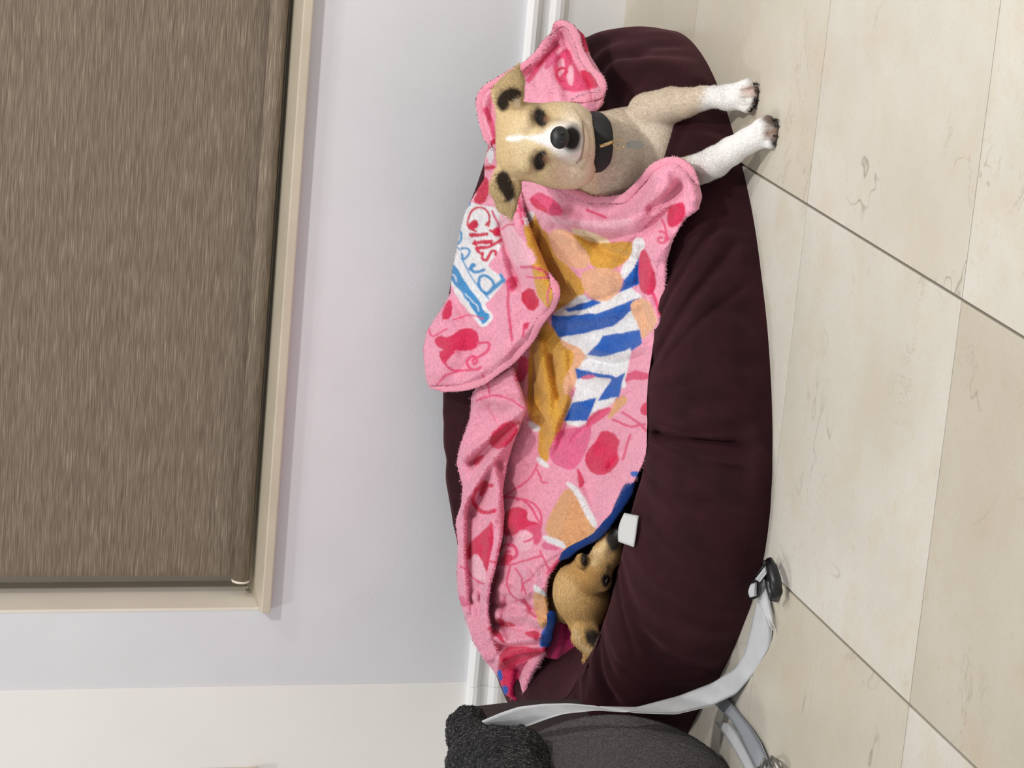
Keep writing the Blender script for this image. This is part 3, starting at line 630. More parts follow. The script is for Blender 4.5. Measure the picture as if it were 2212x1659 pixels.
def cloth(name, G, depth, folds, parent, th=0.007, noise=0.003, seed=1, edge=0.012, pile=0):
    ns, nt = G.shape[:2]; x, y = G[..., 0], G[..., 1]
    Y = folded(depth, folds)(x, y)
    Y = Y - noise * vnoise(x * .035, y * .022, 0, 1, seed) - noise * .5 * vnoise(x * .09, y * .07, 0, 1, seed + 1)
    Y = Y - noise * 1.6 * (1 - 2.2 * np.abs(vnoise(x * .018, y * .030, 0, 1, seed + 2))) * .6
    u = np.linspace(0, 1, nt)[None]; v = np.linspace(0, 1, ns)[:, None]
    e = np.minimum(np.minimum(u, 1 - u) * nt, np.minimum(v, 1 - v) * ns) / 9.0       # rounded border
    Y = Y + edge * (1 - np.sqrt(np.clip(1 - (1 - np.clip(e, 0, 1)) ** 2, 0, 1)))
    W = P(x, y, Y)
    back = P(x, y, Y + th)
    n = ns * nt; V = np.concatenate([W.reshape(-1, 3), back.reshape(-1, 3)])
    i, j = np.meshgrid(np.arange(ns - 1), np.arange(nt - 1), indexing='ij'); i = i.ravel(); j = j.ravel()
    q = np.stack([i * nt + j, (i + 1) * nt + j, (i + 1) * nt + j + 1, i * nt + j + 1], -1)
    F = [q, q[:, ::-1] + n]
    k = np.arange(ns - 1)
    for c in (0, nt - 1): F.append(np.stack([k * nt + c, (k + 1) * nt + c, (k + 1) * nt + c + n, k * nt + c + n], -1))
    k = np.arange(nt - 1)
    for c in (0, ns - 1): F.append(np.stack([c * nt + k, c * nt + k + 1, c * nt + k + 1 + n, c * nt + k + n], -1))
    me = fastmesh(name, V, np.concatenate(F))
    c = print_at(x.ravel(), y.ravel()); setcol(me, np.concatenate([c, c]))
    if pile:
        N = normals(me)[:n]; fibres('pile', W.reshape(-1, 3), N, c, pile, .0040, .0009, M_fibre, parent, flow=(0.1, -0.5, -0.6), lift=.30, wild=.5, seed=seed + 7, jitter=.0012, var=.17, mask=(N @ AB) > .12)
    return link(name, me, M_towel, parent), Y
def hem(pts, r, parent, depth, off=-0.004, flat=0.34, mat=None):
    q = smooth_poly(pts, len(pts) * 8, 6); Y = depth(q[:, 0], q[:, 1]) + off
    p = P(q[:, 0], q[:, 1], Y); tt = np.linspace(0, 1, len(p)); v, f = tube(p, r * (.25 + .75 * sstep(0, .08, tt) * sstep(0, .08, 1 - tt)) * (1 + .14 * np.sin(np.arange(len(p)) * .33)), 10, flat=flat)
    me = mesh('hem', v, f); o = link('hem', me, mat or M_hem, parent); co = np.array(v); N = normals(me); k = np.random.default_rng(3).integers(0, len(co) - 11, 60 * len(p)); t = np.random.default_rng(4).uniform(0, 1, len(k))[:, None]
    fibres('pile', co[k] * (1 - t) + co[k + 10] * t, N[k], np.ones((len(k), 3)) * lin((244, 176, 196) if mat is None else (34, 70, 142)), 50 * len(p), .0034, .0009, M_fibre, parent, lift=.35, seed=len(p), var=.15, jitter=.0005)
    return o
towel = empty('beach_towel', (-0.05, -0.40, 0.10))
tag(towel, 'pink plush beach towel with printed letters bunched over the dog bed', 'towel')
right = [(1488,360),(1511,398),(1517,425),(1509,453),(1478,475),(1454,518),(1440,566),(1438,620),(1430,690),(1415,740),(1411,800),(1411,900),(1403,960),(1390,1000),(1374,1035),(1358,1065),(1335,1112),(1290,1165),(1232,1188),(1205,1215),(1184,1248),(1180,1290),(1188,1340),(1178,1390),(1180,1412)]
left = [(1100,380),(1088,600),(1066,800),(1018,855),(1016,905),(994,962),(987,1000),(1001,1050),(997,1090),(985,1125),(991,1180),(988,1240),(992,1290),(1008,1340),(1022,1385),(1050,1430),(1076,1462),(1090,1500)]
top = [(1100,380),(1152,383),(1193,392),(1232,410),(1280,430),(1350,428),(1382,393),(1410,362),(1440,344),(1466,343),(1488,360)]
bot = [(1090,1500),(1112,1512),(1132,1502),(1150,1455),(1180,1412)]
dM = tps([(1100,380,-.36),(1160,395,-.42),(1215,425,-.475),(1290,445,-.50),(1370,410,-.56),(1440,345,-.63),(1490,365,-.66),(1515,425,-.68),(1470,480,-.68),(1430,560,-.66),(1300,520,-.47),(1180,520,-.36),(1100,560,-.25),(1250,620,-.42),(1350,620,-.53),(1430,640,-.66),(1100,720,-.22),(1200,720,-.32),(1300,720,-.44),(1411,760,-.645),(1060,850,-.18),(1150,850,-.25),(1250,850,-.37),(1340,850,-.5),(1411,860,-.665),(1020,900,-.15),(1400,960,-.69),(1000,1000,-.14),(1080,1000,-.19),(1170,1000,-.27),(1270,1000,-.40),(1340,1000,-.52),(1380,1010,-.67),(990,1120,-.14),(1060,1120,-.20),(1150,1120,-.31),(1250,1110,-.47),(1330,1110,-.62),(1225,1190,-.53),(1183,1260,-.50),(990,1240,-.16),(1080,1240,-.28),(1150,1230,-.42),(1000,1330,-.20),(1090,1330,-.32),(1180,1340,-.47),(1050,1430,-.28),(1120,1410,-.37),(1180,1405,-.45),(1100,1505,-.36),(1135,1490,-.40)])
foldsM = [
 ([(1150,500),(1160,560),(1185,640)], .012, 22), ([(1165,480),(1150,560),(1180,660)], -.010, 8), ([(1200,480),(1260,560),(1330,600)], .010, 26), ([(1250,490),(1300,540),(1400,570)], -.010, 10), ([(1190,460),(1290,495),(1380,470),(1440,400)], .022, 24), ([(1200,490),(1300,525),(1400,500),(1450,450)], -.014, 9), ([(1405,450),(1440,430),(1470,400)], -.022, 10), ([(1420,380),(1450,362),(1480,380),(1500,430)], .012, 14), ([(1440,520),(1410,560),(1395,640),(1420,700)], .014, 16), ([(1385,540),(1378,620),(1400,700)], -.012, 8),
 ([(1190,690),(1290,690),(1390,650)], .010, 18), ([(1200,655),(1300,650),(1380,610)], -.008, 8), ([(1280,750),(1330,765),(1390,745)], .012, 14), ([(1270,775),(1330,790),(1390,770)], -.010, 7), ([(1250,800),(1320,815),(1380,800)], .008, 12),
 ([(1165,740),(1180,830),(1195,960)], .014, 15), ([(1190,770),(1200,830),(1210,860)], -.014, 7), ([(1150,720),(1150,820),(1140,900)], -.014, 8), ([(1215,760),(1225,850),(1200,930)], .010, 12), ([(1240,850),(1222,930),(1190,1000)], -.008, 8),
 ([(1020,860),(1080,870),(1130,880)], .022, 22), ([(1030,1290),(1040,1360),(1080,1430)], .020, 14), ([(1070,1240),(1056,1300),(1062,1350)], -.024, 9),
 ([(1120,1110),(1150,1180),(1140,1260)], .014, 30), ([(1080,1270),(1130,1290),(1170,1270)], .014, 14), ([(1060,1310),(1110,1305),(1160,1320)], -.014, 7), ([(1075,1330),(1130,1330),(1170,1345)], .016, 12), ([(1070,1350),(1120,1355),(1160,1365)], -.014, 7), ([(1060,1375),(1110,1385),(1150,1380)], .016, 12), ([(1080,1400),(1130,1398),(1170,1396)], -.012, 6), ([(1085,1425),(1120,1408),(1170,1402)], .018, 10), ([(1120,1450),(1115,1500)], -.020, 10),
 ([(1100,1150),(1125,1200),(1110,1260)], -.012, 10), ([(1130,1210),(1160,1240),(1150,1290)], -.012, 8), ([(1095,1290),(1085,1340),(1100,1380)], -.014, 7), ([(1120,1285),(1135,1320)], .012, 9), ([(1140,1360),(1165,1375)], .012, 8), ([(1030,1180),(1035,1230),(1028,1290)], .012, 9), ([(1250,1060),(1220,1120),(1200,1180)], .018, 26), ([(1300,1010),(1330,1060),(1300,1120)], .016, 24), ([(1270,1060),(1290,1110),(1270,1150)], -.012, 12), ([(1240,950),(1290,900),(1380,840)], -.010, 9), ([(1280,960),(1330,920),(1390,890)], .012, 22), ([(1320,1010),(1350,970),(1390,930)], -.014, 9), ([(1230,960),(1190,1060),(1110,1130)], .010, 28)]
G = coons(top, bot, left, right, 236, 600)
cloth('towel_panel', G, dM, foldsM, towel, th=0.008, noise=.0034, seed=31, edge=0.014, pile=150000)
hem([(1150,386),(1193,396),(1232,414),(1280,433),(1350,430),(1382,395),(1410,364),(1440,347),(1466,346),(1487,362),(1509,398)], .006, towel, folded(dM, foldsM), -.004)
M_hemb = material('towel_hem_blue', (28, 58, 124), 0.95, sheen=0.2, mottle=(300, 0.1, ONE), bump=(500, 0.5, 0.003, ONE), spec=0.08)
hem([(1368,1044),(1355,1068),(1330,1110),(1290,1158),(1240,1184),(1208,1210)], .0058, towel, folded(dM, foldsM), -.002, .35, M_hemb)
hem([(1192,1320),(1192,1345),(1183,1380),(1176,1400)], .0062, towel, folded(dM, foldsM), -.003, .4, M_hemb)
# flap thrown over the back rim
fl = [(1060,300),(1046,350),(1047,385),(1022,425),(1002,465),(988,530),(976,590),(973,635),(945,680),(922,715),(914,755),(919,810),(927,838)]
fr = [(1120,300),(1126,400),(1132,455),(1158,522),(1186,588),(1207,632),(1198,662),(1166,697),(1150,735),(1108,778)]
ft = [(1060,300),(1090,298),(1120,300)]; fb = [(927,838),(960,843),(1000,840),(1050,824),(1108,778)]
dF = tps([(1060,310,-.33),(1120,320,-.38),(1050,400,-.24),(1120,420,-.37),(1000,470,-.15),(1070,470,-.25),(1130,470,-.36),(980,590,-.11),(1050,590,-.21),(1120,590,-.31),(1200,620,-.40),(975,640,-.10),(1150,700,-.34),(925,720,-.10),(1000,720,-.17),(1080,720,-.26),(1140,740,-.32),(915,800,-.11),(960,840,-.16),(1040,825,-.23),(1105,780,-.29)])
foldsF = [([(1088,455),(1130,530),(1165,600),(1195,635)], .026, 27), ([(1084,490),(1100,555),(1118,615)], -.034, 11), ([(1100,620),(1105,680),(1090,760)], .010, 22), ([(1060,640),(1080,720),(1060,790)], -.006, 14), ([(1190,650),(1150,700),(1090,770),(1000,825)], .010, 12), ([(975,600),(990,660),(1010,690)], -.012, 10), ([(1000,640),(1030,700)], .008, 14), ([(950,690),(990,730),(950,800)], .012, 26), ([(1000,800),(1050,740)], -.006, 12), ([(1070,400),(1040,430),(1010,500)], .008, 20)]
G = coons(ft, fb, fl, fr, 120, 300)
cloth('folded_flap', G, dF, foldsF, towel, th=0.008, noise=.003, seed=41, edge=0.012, pile=40000)
hem([(1186,588),(1205,632),(1196,662),(1164,697),(1148,735),(1106,778),(1050,822),(1000,838),(960,841),(929,836)], .0055, towel, folded(dF, foldsF), -.003)
# gathered roll along the back rim
el = [(1030,832),(1019,858),(1015,905),(994,962),(986,1000),(1000,1050),(996,1090),(984,1125),(990,1180),(987,1240),(991,1290),(1007,1340),(1021,1385),(1049,1430)]
er = [(1108,790),(1130,850),(1138,882),(1124,920),(1108,960),(1094,1010),(1086,1060),(1090,1110),(1086,1160),(1074,1215),(1060,1265),(1054,1320),(1062,1370),(1078,1420)]
dE = tps([(1030,835,-.20),(1110,800,-.27),(1020,880,-.175),(1135,880,-.275),(1000,960,-.155),(1100,980,-.245),(990,1040,-.155),(1086,1060,-.255),(985,1125,-.155),(1088,1120,-.28),(990,1240,-.18),(1065,1250,-.30),(1005,1330,-.225),(1054,1330,-.32),(1050,1430,-.31),(1078,1420,-.36)])
foldsE = [([(1040,860),(1090,866),(1132,880)], .016, 20), ([(1134,884),(1090,920),(1040,960),(1004,985)], .014, 12), ([(1120,912),(1070,950),(1020,1000)], -.022, 9), ([(1118,925),(1070,985),(1030,1040),(1000,1095)], .020, 11), ([(1060,1010),(1044,1060),(1024,1110)], -.020, 8), ([(1064,1010),(1078,1060),(1062,1130),(1040,1250)], .016, 16), ([(1076,1000),(1090,1040)], -.016, 7), ([(1018,1080),(1014,1150),(1020,1300)], -.020, 7), ([(1000,1100),(998,1200),(1008,1320)], .012, 9), ([(1045,1180),(1036,1260),(1034,1330)], -.012, 8), ([(1080,1150),(1068,1220),(1050,1290)], .012, 9), ([(1060,880),(1075,905)], -.008, 7)]
G = coons([(1030,832),(1070,815),(1108,790)], [(1049,1430),(1064,1428),(1078,1420)], el, er, 70, 330)
cloth('gathered_roll', G, dE, foldsE, towel, th=0.010, noise=.003, seed=71, edge=0.016, pile=36000)
# hood of towel behind the first dog's head
hl = [(1190,72),(1166,112),(1130,142),(1085,166),(1046,186),(1031,214),(1038,266),(1060,322)]
hr = [(1236,52),(1262,76),(1276,122),(1300,160),(1308,190),(1303,226),(1270,260),(1210,330)]
ht = [(1190,72),(1204,52),(1217,46),(1236,52)]; hb = [(1060,322),(1130,330),(1210,330)]
dH = tps([(1215,50,-.26),(1260,80,-.33),(1180,100,-.27),(1230,130,-.33),(1290,160,-.42),(1130,145,-.26),(1200,190,-.36),(1300,210,-.46),(1040,190,-.22),(1090,210,-.30),(1035,260,-.25),(1060,320,-.33),(1150,280,-.40),(1270,260,-.45),(1210,330,-.43)])
foldsH = [([(1230,60),(1255,110),(1290,160),(1300,215)], .016, 12), ([(1215,75),(1240,125),(1275,175),(1285,215)], -.012, 9), ([(1195,75),(1165,120),(1120,150),(1050,190),(1040,240),(1060,300)], .014, 13), ([(1200,95),(1160,150),(1120,180),(1065,210),(1062,260)], -.014, 9), ([(1190,120),(1180,200)], .008, 18), ([(1215,130),(1230,210)], -.008, 12)]
G = coons(ht, hb, hl, hr, 120, 180)
cloth('hood_fold', G, dH, foldsH, towel, th=0.008, noise=.003, seed=51, edge=0.012, pile=26000)
hem([(1192,72),(1204,53),(1217,49),(1234,58),(1246,82),(1256,116),(1274,146),(1296,168),(1304,190),(1298,206),(1270,212),(1232,218)], .0058, towel, folded(dH, foldsH), -.004)
hem([(1190,74),(1166,114),(1130,144),(1085,169),(1048,189),(1035,214),(1041,266),(1060,318)], .0055, towel, folded(dH, foldsH), -.003)
# shadowed underside of the towel seen beside the second dog
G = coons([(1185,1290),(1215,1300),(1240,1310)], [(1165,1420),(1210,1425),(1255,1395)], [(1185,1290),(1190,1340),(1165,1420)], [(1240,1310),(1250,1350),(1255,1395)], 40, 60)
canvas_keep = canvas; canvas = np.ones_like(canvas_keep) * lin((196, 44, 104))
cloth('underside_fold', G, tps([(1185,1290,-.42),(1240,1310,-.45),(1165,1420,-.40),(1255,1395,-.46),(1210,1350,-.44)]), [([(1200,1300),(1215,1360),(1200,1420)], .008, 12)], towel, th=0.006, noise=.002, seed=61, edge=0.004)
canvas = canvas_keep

# ------------------------------------------------------------------ soft bodies from blended round forms
class Blob:
    """Rounded forms blended into one continuous skin. Axes: right, up, towards the viewer, in metres from an origin."""
    def __init__(self, origin, lo, hi, h):
        self.o = np.asarray(origin, float); self.lo = np.asarray(lo, float); self.h = h
        self.n = np.ceil((np.asarray(hi) - self.lo) / h).astype(int) + 1
        self.F = np.full(self.n, 0.05, np.float32)
        self.ax = [(self.lo[k] + h * np.arange(self.n[k])).astype(np.float32) for k in range(3)]
    def loc(self, p):
        q = P(p[0], p[1], p[2]) - self.o; return np.array([q @ AR, q @ AU, q @ AB])
    def _sub(self, lo, hi):
        a = np.clip(np.floor((lo - self.lo) / self.h).astype(int), 0, self.n); b = np.clip(np.ceil((hi - self.lo) / self.h).astype(int) + 1, 0, self.n)
        return tuple(slice(a[k], b[k]) for k in range(3))
    def _apply(self, s, d, k, sub):
        f = self.F[s]
        if sub: d = -d; h = np.clip(.5 - .5 * (f - d) / k, 0, 1); self.F[s] = f * (1 - h) + d * h + k * h * (1 - h)
        else: h = np.clip(.5 + .5 * (f - d) / k, 0, 1); self.F[s] = f * (1 - h) + d * h - k * h * (1 - h)
    def ell(self, p, r, k=10, rot=0.0, sub=False, tilt=0.0):     # r in pixels: (along image y, along image x, depth)
        c = self.loc(p); r = np.asarray(r, float) / SC; k = k / SC; m = r.max() + k + .012
        s = self._sub(c - m, c + m); X, Y, Z = np.meshgrid(*[self.ax[i][s[i]] - c[i] for i in range(3)], indexing='ij', sparse=True)
        if rot: cs, sn = math.cos(rot), math.sin(rot); X, Y = cs * X + sn * Y, -sn * X + cs * Y
        if tilt: cs, sn = math.cos(tilt), math.sin(tilt); Y, Z = cs * Y + sn * Z, -sn * Y + cs * Z
        k0 = np.sqrt((X / r[0]) ** 2 + (Y / r[1]) ** 2 + (Z / r[2]) ** 2); k1 = np.sqrt((X / r[0] ** 2) ** 2 + (Y / r[1] ** 2) ** 2 + (Z / r[2] ** 2) ** 2) + 1e-6
        self._apply(s, k0 * (k0 - 1) / k1, k, sub)
    def cap(self, pts, rs, k=8, flat=1.0, sub=False):
        L_ = [self.loc(p) for p in pts]; k = k / SC
        for a, b, ra, rb in zip(L_[:-1], L_[1:], rs[:-1], rs[1:]):
            ra /= SC; rb /= SC; m = max(ra, rb) + k + .012
            s = self._sub(np.minimum(a, b) - m, np.maximum(a, b) + m); X, Y, Z = np.meshgrid(*[self.ax[i][s[i]] for i in range(3)], indexing='ij', sparse=True)
            v = b - a
            if flat == 1.0:
                t = np.clip(((X - a[0]) * v[0] + (Y - a[1]) * v[1] + (Z - a[2]) * v[2]) / (v @ v), 0, 1); zz = Z - a[2] - t * v[2]
            else:
                t = np.clip(((X - a[0]) * v[0] + (Y - a[1]) * v[1]) / (v[0] ** 2 + v[1] ** 2), 0, 1); zz = (Z - a[2] - t * v[2]) / flat
            d = np.sqrt((X - a[0] - t * v[0]) ** 2 + (Y - a[1] - t * v[1]) ** 2 + zz ** 2) - (ra + (rb - ra) * t)
            if flat != 1.0: d = d * (0.5 + 0.5 * flat)
            self._apply(s, d, k, sub)
    def skin(self, name, smooth=2):
        F = self.F; h = self.h; n = self.n - 1
        ins = F < 0
        def cs(A, d): return A[d[0]:n[0] + d[0], d[1]:n[1] + d[1], d[2]:n[2] + d[2]]
        D8 = [(i, j, k) for i in (0, 1) for j in (0, 1) for k in (0, 1)]
        cnt = sum(cs(ins, d).astype(np.int8) for d in D8); mix = (cnt > 0) & (cnt < 8)
        idx = np.argwhere(mix); vid = np.full(n, -1, np.int64); vid[tuple(idx.T)] = np.arange(len(idx))
        acc = np.zeros((len(idx), 3)); num = np.zeros(len(idx))
        for d in D8:
            for ax in range(3):
                if d[ax]: continue
                e = list(d); e[ax] = 1
                fa = F[tuple((idx + d).T)]; fb = F[tuple((idx + e).T)]; m = (fa < 0) != (fb < 0)
                t = np.where(m, fa / np.where(m, fa - fb, 1), 0); p = np.array(d)[None] * np.ones((len(idx), 1)); p[:, ax] += t
                acc[m] += p[m]; num[m] += 1
        loc = self.lo + h * (idx + acc / num[:, None])
        faces = []
        for ax in range(3):
            b, c = (ax + 1) % 3, (ax + 2) % 3
            sl0 = [slice(1, n[k]) for k in range(3)]; sl0[ax] = slice(0, n[ax]); sl1 = list(sl0); sl1[ax] = slice(1, n[ax] + 1)
            A = ins[tuple(sl0)]; B = ins[tuple(sl1)]; ch = np.argwhere(A != B)
            if not len(ch): continue
            base = ch.copy(); base[:, b] += 1; base[:, c] += 1
            def v(db, dc):
                q = base.copy(); q[:, b] -= db; q[:, c] -= dc; return vid[tuple(q.T)]
            Q = np.stack([v(1, 1), v(0, 1), v(0, 0), v(1, 0)], 1); flip = ~A[tuple(ch.T)]
            Q[flip] = Q[flip][:, ::-1]; faces.append(Q)
        f = np.concatenate(faces); f = f[(f >= 0).all(1)]
        for _ in range(smooth):
            s = np.zeros_like(loc); w = np.zeros(len(loc))
            for a, b in ((0, 1), (1, 2), (2, 3), (3, 0)):
                np.add.at(s, f[:, a], loc[f[:, b]]); np.add.at(w, f[:, a], 1); np.add.at(s, f[:, b], loc[f[:, a]]); np.add.at(w, f[:, b], 1)
            loc = .5 * loc + .5 * s / np.maximum(w, 1)[:, None]
        W = self.o + loc[:, :1] * AR + loc[:, 1:2] * AU + loc[:, 2:] * AB
        return fastmesh(name, W, f), W, loc
def mixm(c, col, m): return c * (1 - m[:, None]) + lin(col) * m[:, None]
def spot(x, y, cx, cy, rx, ry, soft=.35, rot=0.0):       # soft elliptical mask in photo pixels
    dx, dy = x - cx, y - cy
    if rot: dx, dy = math.cos(rot) * dx + math.sin(rot) * dy, -math.sin(rot) * dx + math.cos(rot) * dy
    return 1 - sstep(1 - soft, 1 + soft, np.sqrt((dx / rx) ** 2 + (dy / ry) ** 2))
def line(x, y, pts, w):
    return np.exp(-(segdist(x, y, smooth_poly(pts, len(pts) * 5, 3)) / w) ** 2)
def ball(name, p, r, mat, parent, rot=0.0, sub=3):       # small ellipsoid, radii in pixels (image y, image x, depth)
    bm = bmesh.new(); bmesh.ops.create_icosphere(bm, subdivisions=sub, radius=1.0)
    c = P(*p); cs, sn = math.cos(rot), math.sin(rot)
    for v in bm.verts:
        a, b, d = v.co.x * r[0] / SC, v.co.y * r[1] / SC, v.co.z * r[2] / SC
        q = c + (cs * a - sn * b) * AR + (sn * a + cs * b) * AU + d * AB; v.co = q
    return link(name, bm_mesh(name, bm), mat, parent)

# ------------------------------------------------------------------ dog with its paws over the rim
def dog_one():
    HY = -.525                                   # depth of the skull centre
    B = Blob(P(1300, 320, -.55), (-.20, -.30, -.24), (.15, .17, .16), 0.0021)
    # trunk, mostly under the towel
    B.ell((1385, 330, -.475), (104, 118, 92), 20); B.ell((1330, 340, -.465), (100, 90, 84), 20)
    B.cap([(1380, 335, -.43), (1340, 430, -.36), (1300, 520, -.33)], [82, 72, 62], 20)
    B.cap([(1240, 318, -.49), (1330, 322, -.49)], [72, 84], 20)
    B.ell((1420, 300, -.50), (88, 56, 70), 20); B.ell((1285, 372, -.475), (62, 56, 56), 20)
    # head
    B.ell((1138, 305, HY), (80, 66, 88), 14); B.ell((1116, 262, HY + .002), (38, 42, 62), 20); B.ell((1118, 346, HY + .002), (40, 42, 62), 20); B.ell((1185, 312, HY - .008), (88, 70, 84), 18)
    B.ell((1226, 262, HY - .022), (40, 52, 52), 22); B.ell((1230, 366, HY - .022), (42, 54, 52), 22)
    B.ell((1252, 314, HY - .02), (68, 38, 62), 18)
    B.cap([(1178, 303, HY - .042), (1218, 300, HY - .095)], [46, 36], 18)
    B.ell((1228, 302, HY - .088), (38, 30, 36), 12); B.ell((1246, 304, HY - .066), (44, 26, 44), 12)
    B.ell((1268, 308, HY - .046), (46, 20, 40), 12)
    B.ell((1140, 262, HY - .045), (26, 18, 22), 14); B.ell((1138, 346, HY - .045), (26, 18, 22), 14)      # brows
    B.ell((1168, 254, HY - .071), (22, 11, 12), 8, rot=-.5, sub=True); B.ell((1167, 346, HY - .071), (22, 11, 12), 8, rot=.45, sub=True)
    B.cap([(1256, 268, HY - .105), (1258, 304, HY - .115), (1254, 340, HY - .105)], [3, 3, 3], 5, sub=True)  # mouth line
    # ears
    B.cap([(1095, 236, HY - .012), (1098, 205, HY - .012), (1112, 172, HY - .012), (1122, 140, HY - .022)], [25, 33, 21, 3], 8, flat=.32)
    B.ell((1104, 213, HY - .034), (21, 20, 15), 5, sub=True, rot=.2)
    B.cap([(1090, 380, HY - .012), (1092, 405, HY - .012), (1095, 440, HY - .014), (1106, 474, HY - .024)], [25, 33, 22, 3], 8, flat=.32)
    B.ell((1100, 405, HY - .034), (21, 19, 15), 5, sub=True, rot=-.3)
    # fore legs and paws
    B.cap([(1400, 245, -.50), (1452, 226, -.535), (1480, 222, -.55), (1518, 212, -.572), (1545, 209, -.586), (1572, 211, -.604), (1600, 207, -.618)], [46, 37, 31, 25, 22, 27, 30], 8)
    B.cap([(1445, 380, -.53), (1500, 371, -.602), (1545, 350, -.642), (1580, 326, -.668), (1612, 306, -.69), (1645, 290, -.706)], [40, 34, 32, 29, 26, 30], 8)
    for dx, dy, r in ((14, -24, 13.5), (25, -8, 14.5), (25, 9, 14.5), (14, 24, 13.5)):
        B.cap([(1592, 207 + dy * .6, -.620), (1600 + dx, 207 + dy, -.634)], [14, r], 3)
    for dx, dy, r in ((8, -25, 13.5), (25, -12, 14.5), (26, 7, 14.5), (14, 21, 13.5)):
        B.cap([(1640, 288 + dy * .6, -.708), (1650 + dx, 287 + dy, -.722)], [15, r], 3)
    # lift every foot point to the floor
    me, W, loc = B.skin('dog', 2)
    low = W[:, 2] < 0.001; W[low, 2] = 0.001 + 0.1 * (W[low, 2] - 0.001) * 0
    me.vertices.foreach_set('co', W.astype(np.float32).ravel()); me.update()
    x, y = proj(W); nz = .35 * vnoise(x * .12, y * .12, loc[:, 2] * 200, 1, 71); xn = x + 3 * nz; yn = y + 3 * vnoise(x * .12, y * .12, 0, 1, 72)
    c = np.ones((len(W), 3)) * lin((216, 199, 178))
    c = mixm(c, (226, 212, 196), spot(xn, yn, 1400, 300, 70, 60, .8) * .6)
    head = 1 - sstep(1272, 1300, xn); c = mixm(c, (222, 198, 156), head)
    c = mixm(c, (214, 187, 142), head * sstep(1215, 1120, xn) * .8); c = mixm(c, (233, 214, 176), spot(xn, yn, 1135, 285, 30, 34, .7) * head * .6 + spot(xn, yn, 1135, 335, 30, 34, .7) * head * .4)
    c = mixm(c, (236, 221, 200), head * spot(xn, yn, 1250, 315, 50, 92, .4) * .8)
    c = mixm(c, (214, 180, 160), head * spot(xn, yn, 1215, 378, 26, 22, .6) * .55)
    hw = np.interp(xn, [1090, 1100, 1118, 1130, 1138, 1150, 1172, 1200, 1228, 1252, 1262], [0, 6, 7, 3.5, 3, 6, 13, 32, 40, 36, 0])
    yc = np.interp(xn, [1100, 1200, 1240], [297, 300, 307]); wm = 1 - sstep(.55, 1.35, np.abs(yn - yc) / np.maximum(hw, .01))
    c = mixm(c, (243, 241, 239), head * wm * .95)
    c = mixm(c, (40, 36, 35), head * np.clip(spot(xn, yn, 1235, 300, 21, 27, .4) * 1.2, 0, 1) * (loc[:, 2] > .02))
    front = (loc[:, 2] > 0.0)
    for ex, ey, sg in ((1168, 253, -1), (1167, 346, 1)):
        c = mixm(c, (120, 92, 62), front * spot(xn, yn, ex - 2, ey, 20, 21, .6) * .75)
        c = mixm(c, (34, 27, 23), front * np.clip(1.7 * spot(xn, yn, ex, ey, 11.5, 20, .5, rot=sg * .3), 0, 1))
        c = mixm(c, (60, 50, 44), front * spot(xn, yn, ex - 14, ey + sg * 0, 9, 8, .7) * .5)
        c = mixm(c, (170, 122, 84), front * spot(xn, yn, ex + 13, ey - sg * 3, 7, 9, .7) * .6)
    c = mixm(c, (112, 84, 68), head * front * line(x, y, [(1258, 262), (1262, 300), (1257, 338), (1246, 352)], 2.2) * .8)
    c = mixm(c, (196, 170, 140), head * front * line(x, y, [(1240, 236), (1268, 270), (1276, 310), (1268, 350), (1240, 385)], 3.5) * .6)
    ear = np.maximum(spot(x, y, 1106, 190, 40, 58, .15) * (y < 238), spot(x, y, 1096, 425, 42, 58, .15) * (y > 388))
    c = mixm(c, (176, 152, 112), ear * .85)
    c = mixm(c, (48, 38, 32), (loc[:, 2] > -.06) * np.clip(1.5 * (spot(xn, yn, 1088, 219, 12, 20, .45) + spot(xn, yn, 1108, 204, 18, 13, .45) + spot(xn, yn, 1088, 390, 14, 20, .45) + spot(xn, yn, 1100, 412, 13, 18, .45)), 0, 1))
    c = mixm(c, (205, 190, 165), spot(xn, yn, 1118, 224, 6, 10, .6) * .7 + spot(xn, yn, 1108, 432, 5, 8, .6) * .7)
    legs = sstep(1500, 1535, xn + .25 * (y - 210)); c = mixm(c, (238, 236, 234), legs)
    c = mixm(c, (196, 174, 154), spot(xn, yn, 1496, 385, 26, 26, .7) * .6)
    for px, py, rx, ry in ((1636, 190, 7, 15), (1633, 222, 9, 16), (1622, 238, 8, 6)): c = mixm(c, (38, 30, 28), np.clip(1.2 * spot(xn, yn, px, py, rx, ry, .5), 0, 1))
    c = mixm(c, (206, 170, 154), spot(xn, yn, 1618, 196, 16, 12, .6) * .7)
    for px, py, rx, ry, cl in ((1664, 258, 18, 10, (92, 66, 48)), (1680, 278, 10, 24, (58, 44, 36)), (1676, 306, 12, 12, (40, 32, 30)), (1664, 288, 14, 14, (150, 126, 110))): c = mixm(c, cl, np.clip(1.1 * spot(xn, yn, px, py, rx, ry, .6), 0, 1) * .9)
    for q in ([(1598, 194), (1630, 188)], [(1600, 210), (1634, 208)], [(1604, 226), (1630, 224)], [(1648, 272), (1676, 270)], [(1650, 288), (1682, 286)], [(1652, 302), (1678, 300)]): c = mixm(c, (140, 112, 96), line(x, y, q, 1.6) * .55)
    setcol(me, c)
    d = link('dog', me, M_fur, None)
    tag(d, 'cream and tan dog with white blaze dozing, front paws over the bed rim', 'dog')
    N = normals(me); vis = (N @ AB) > -.25
    def flow(p):
        fx, fy = proj(p); out = np.zeros_like(p); hd = (fx < 1285)[:, None]
        da, db = -(fy - 300), -(fx - 1205)
        out = np.where(hd, da[:, None] * AR * .02 + db[:, None] * AU * .02 - .4 * AB, -AU + .25 * AB * 0)
        return out
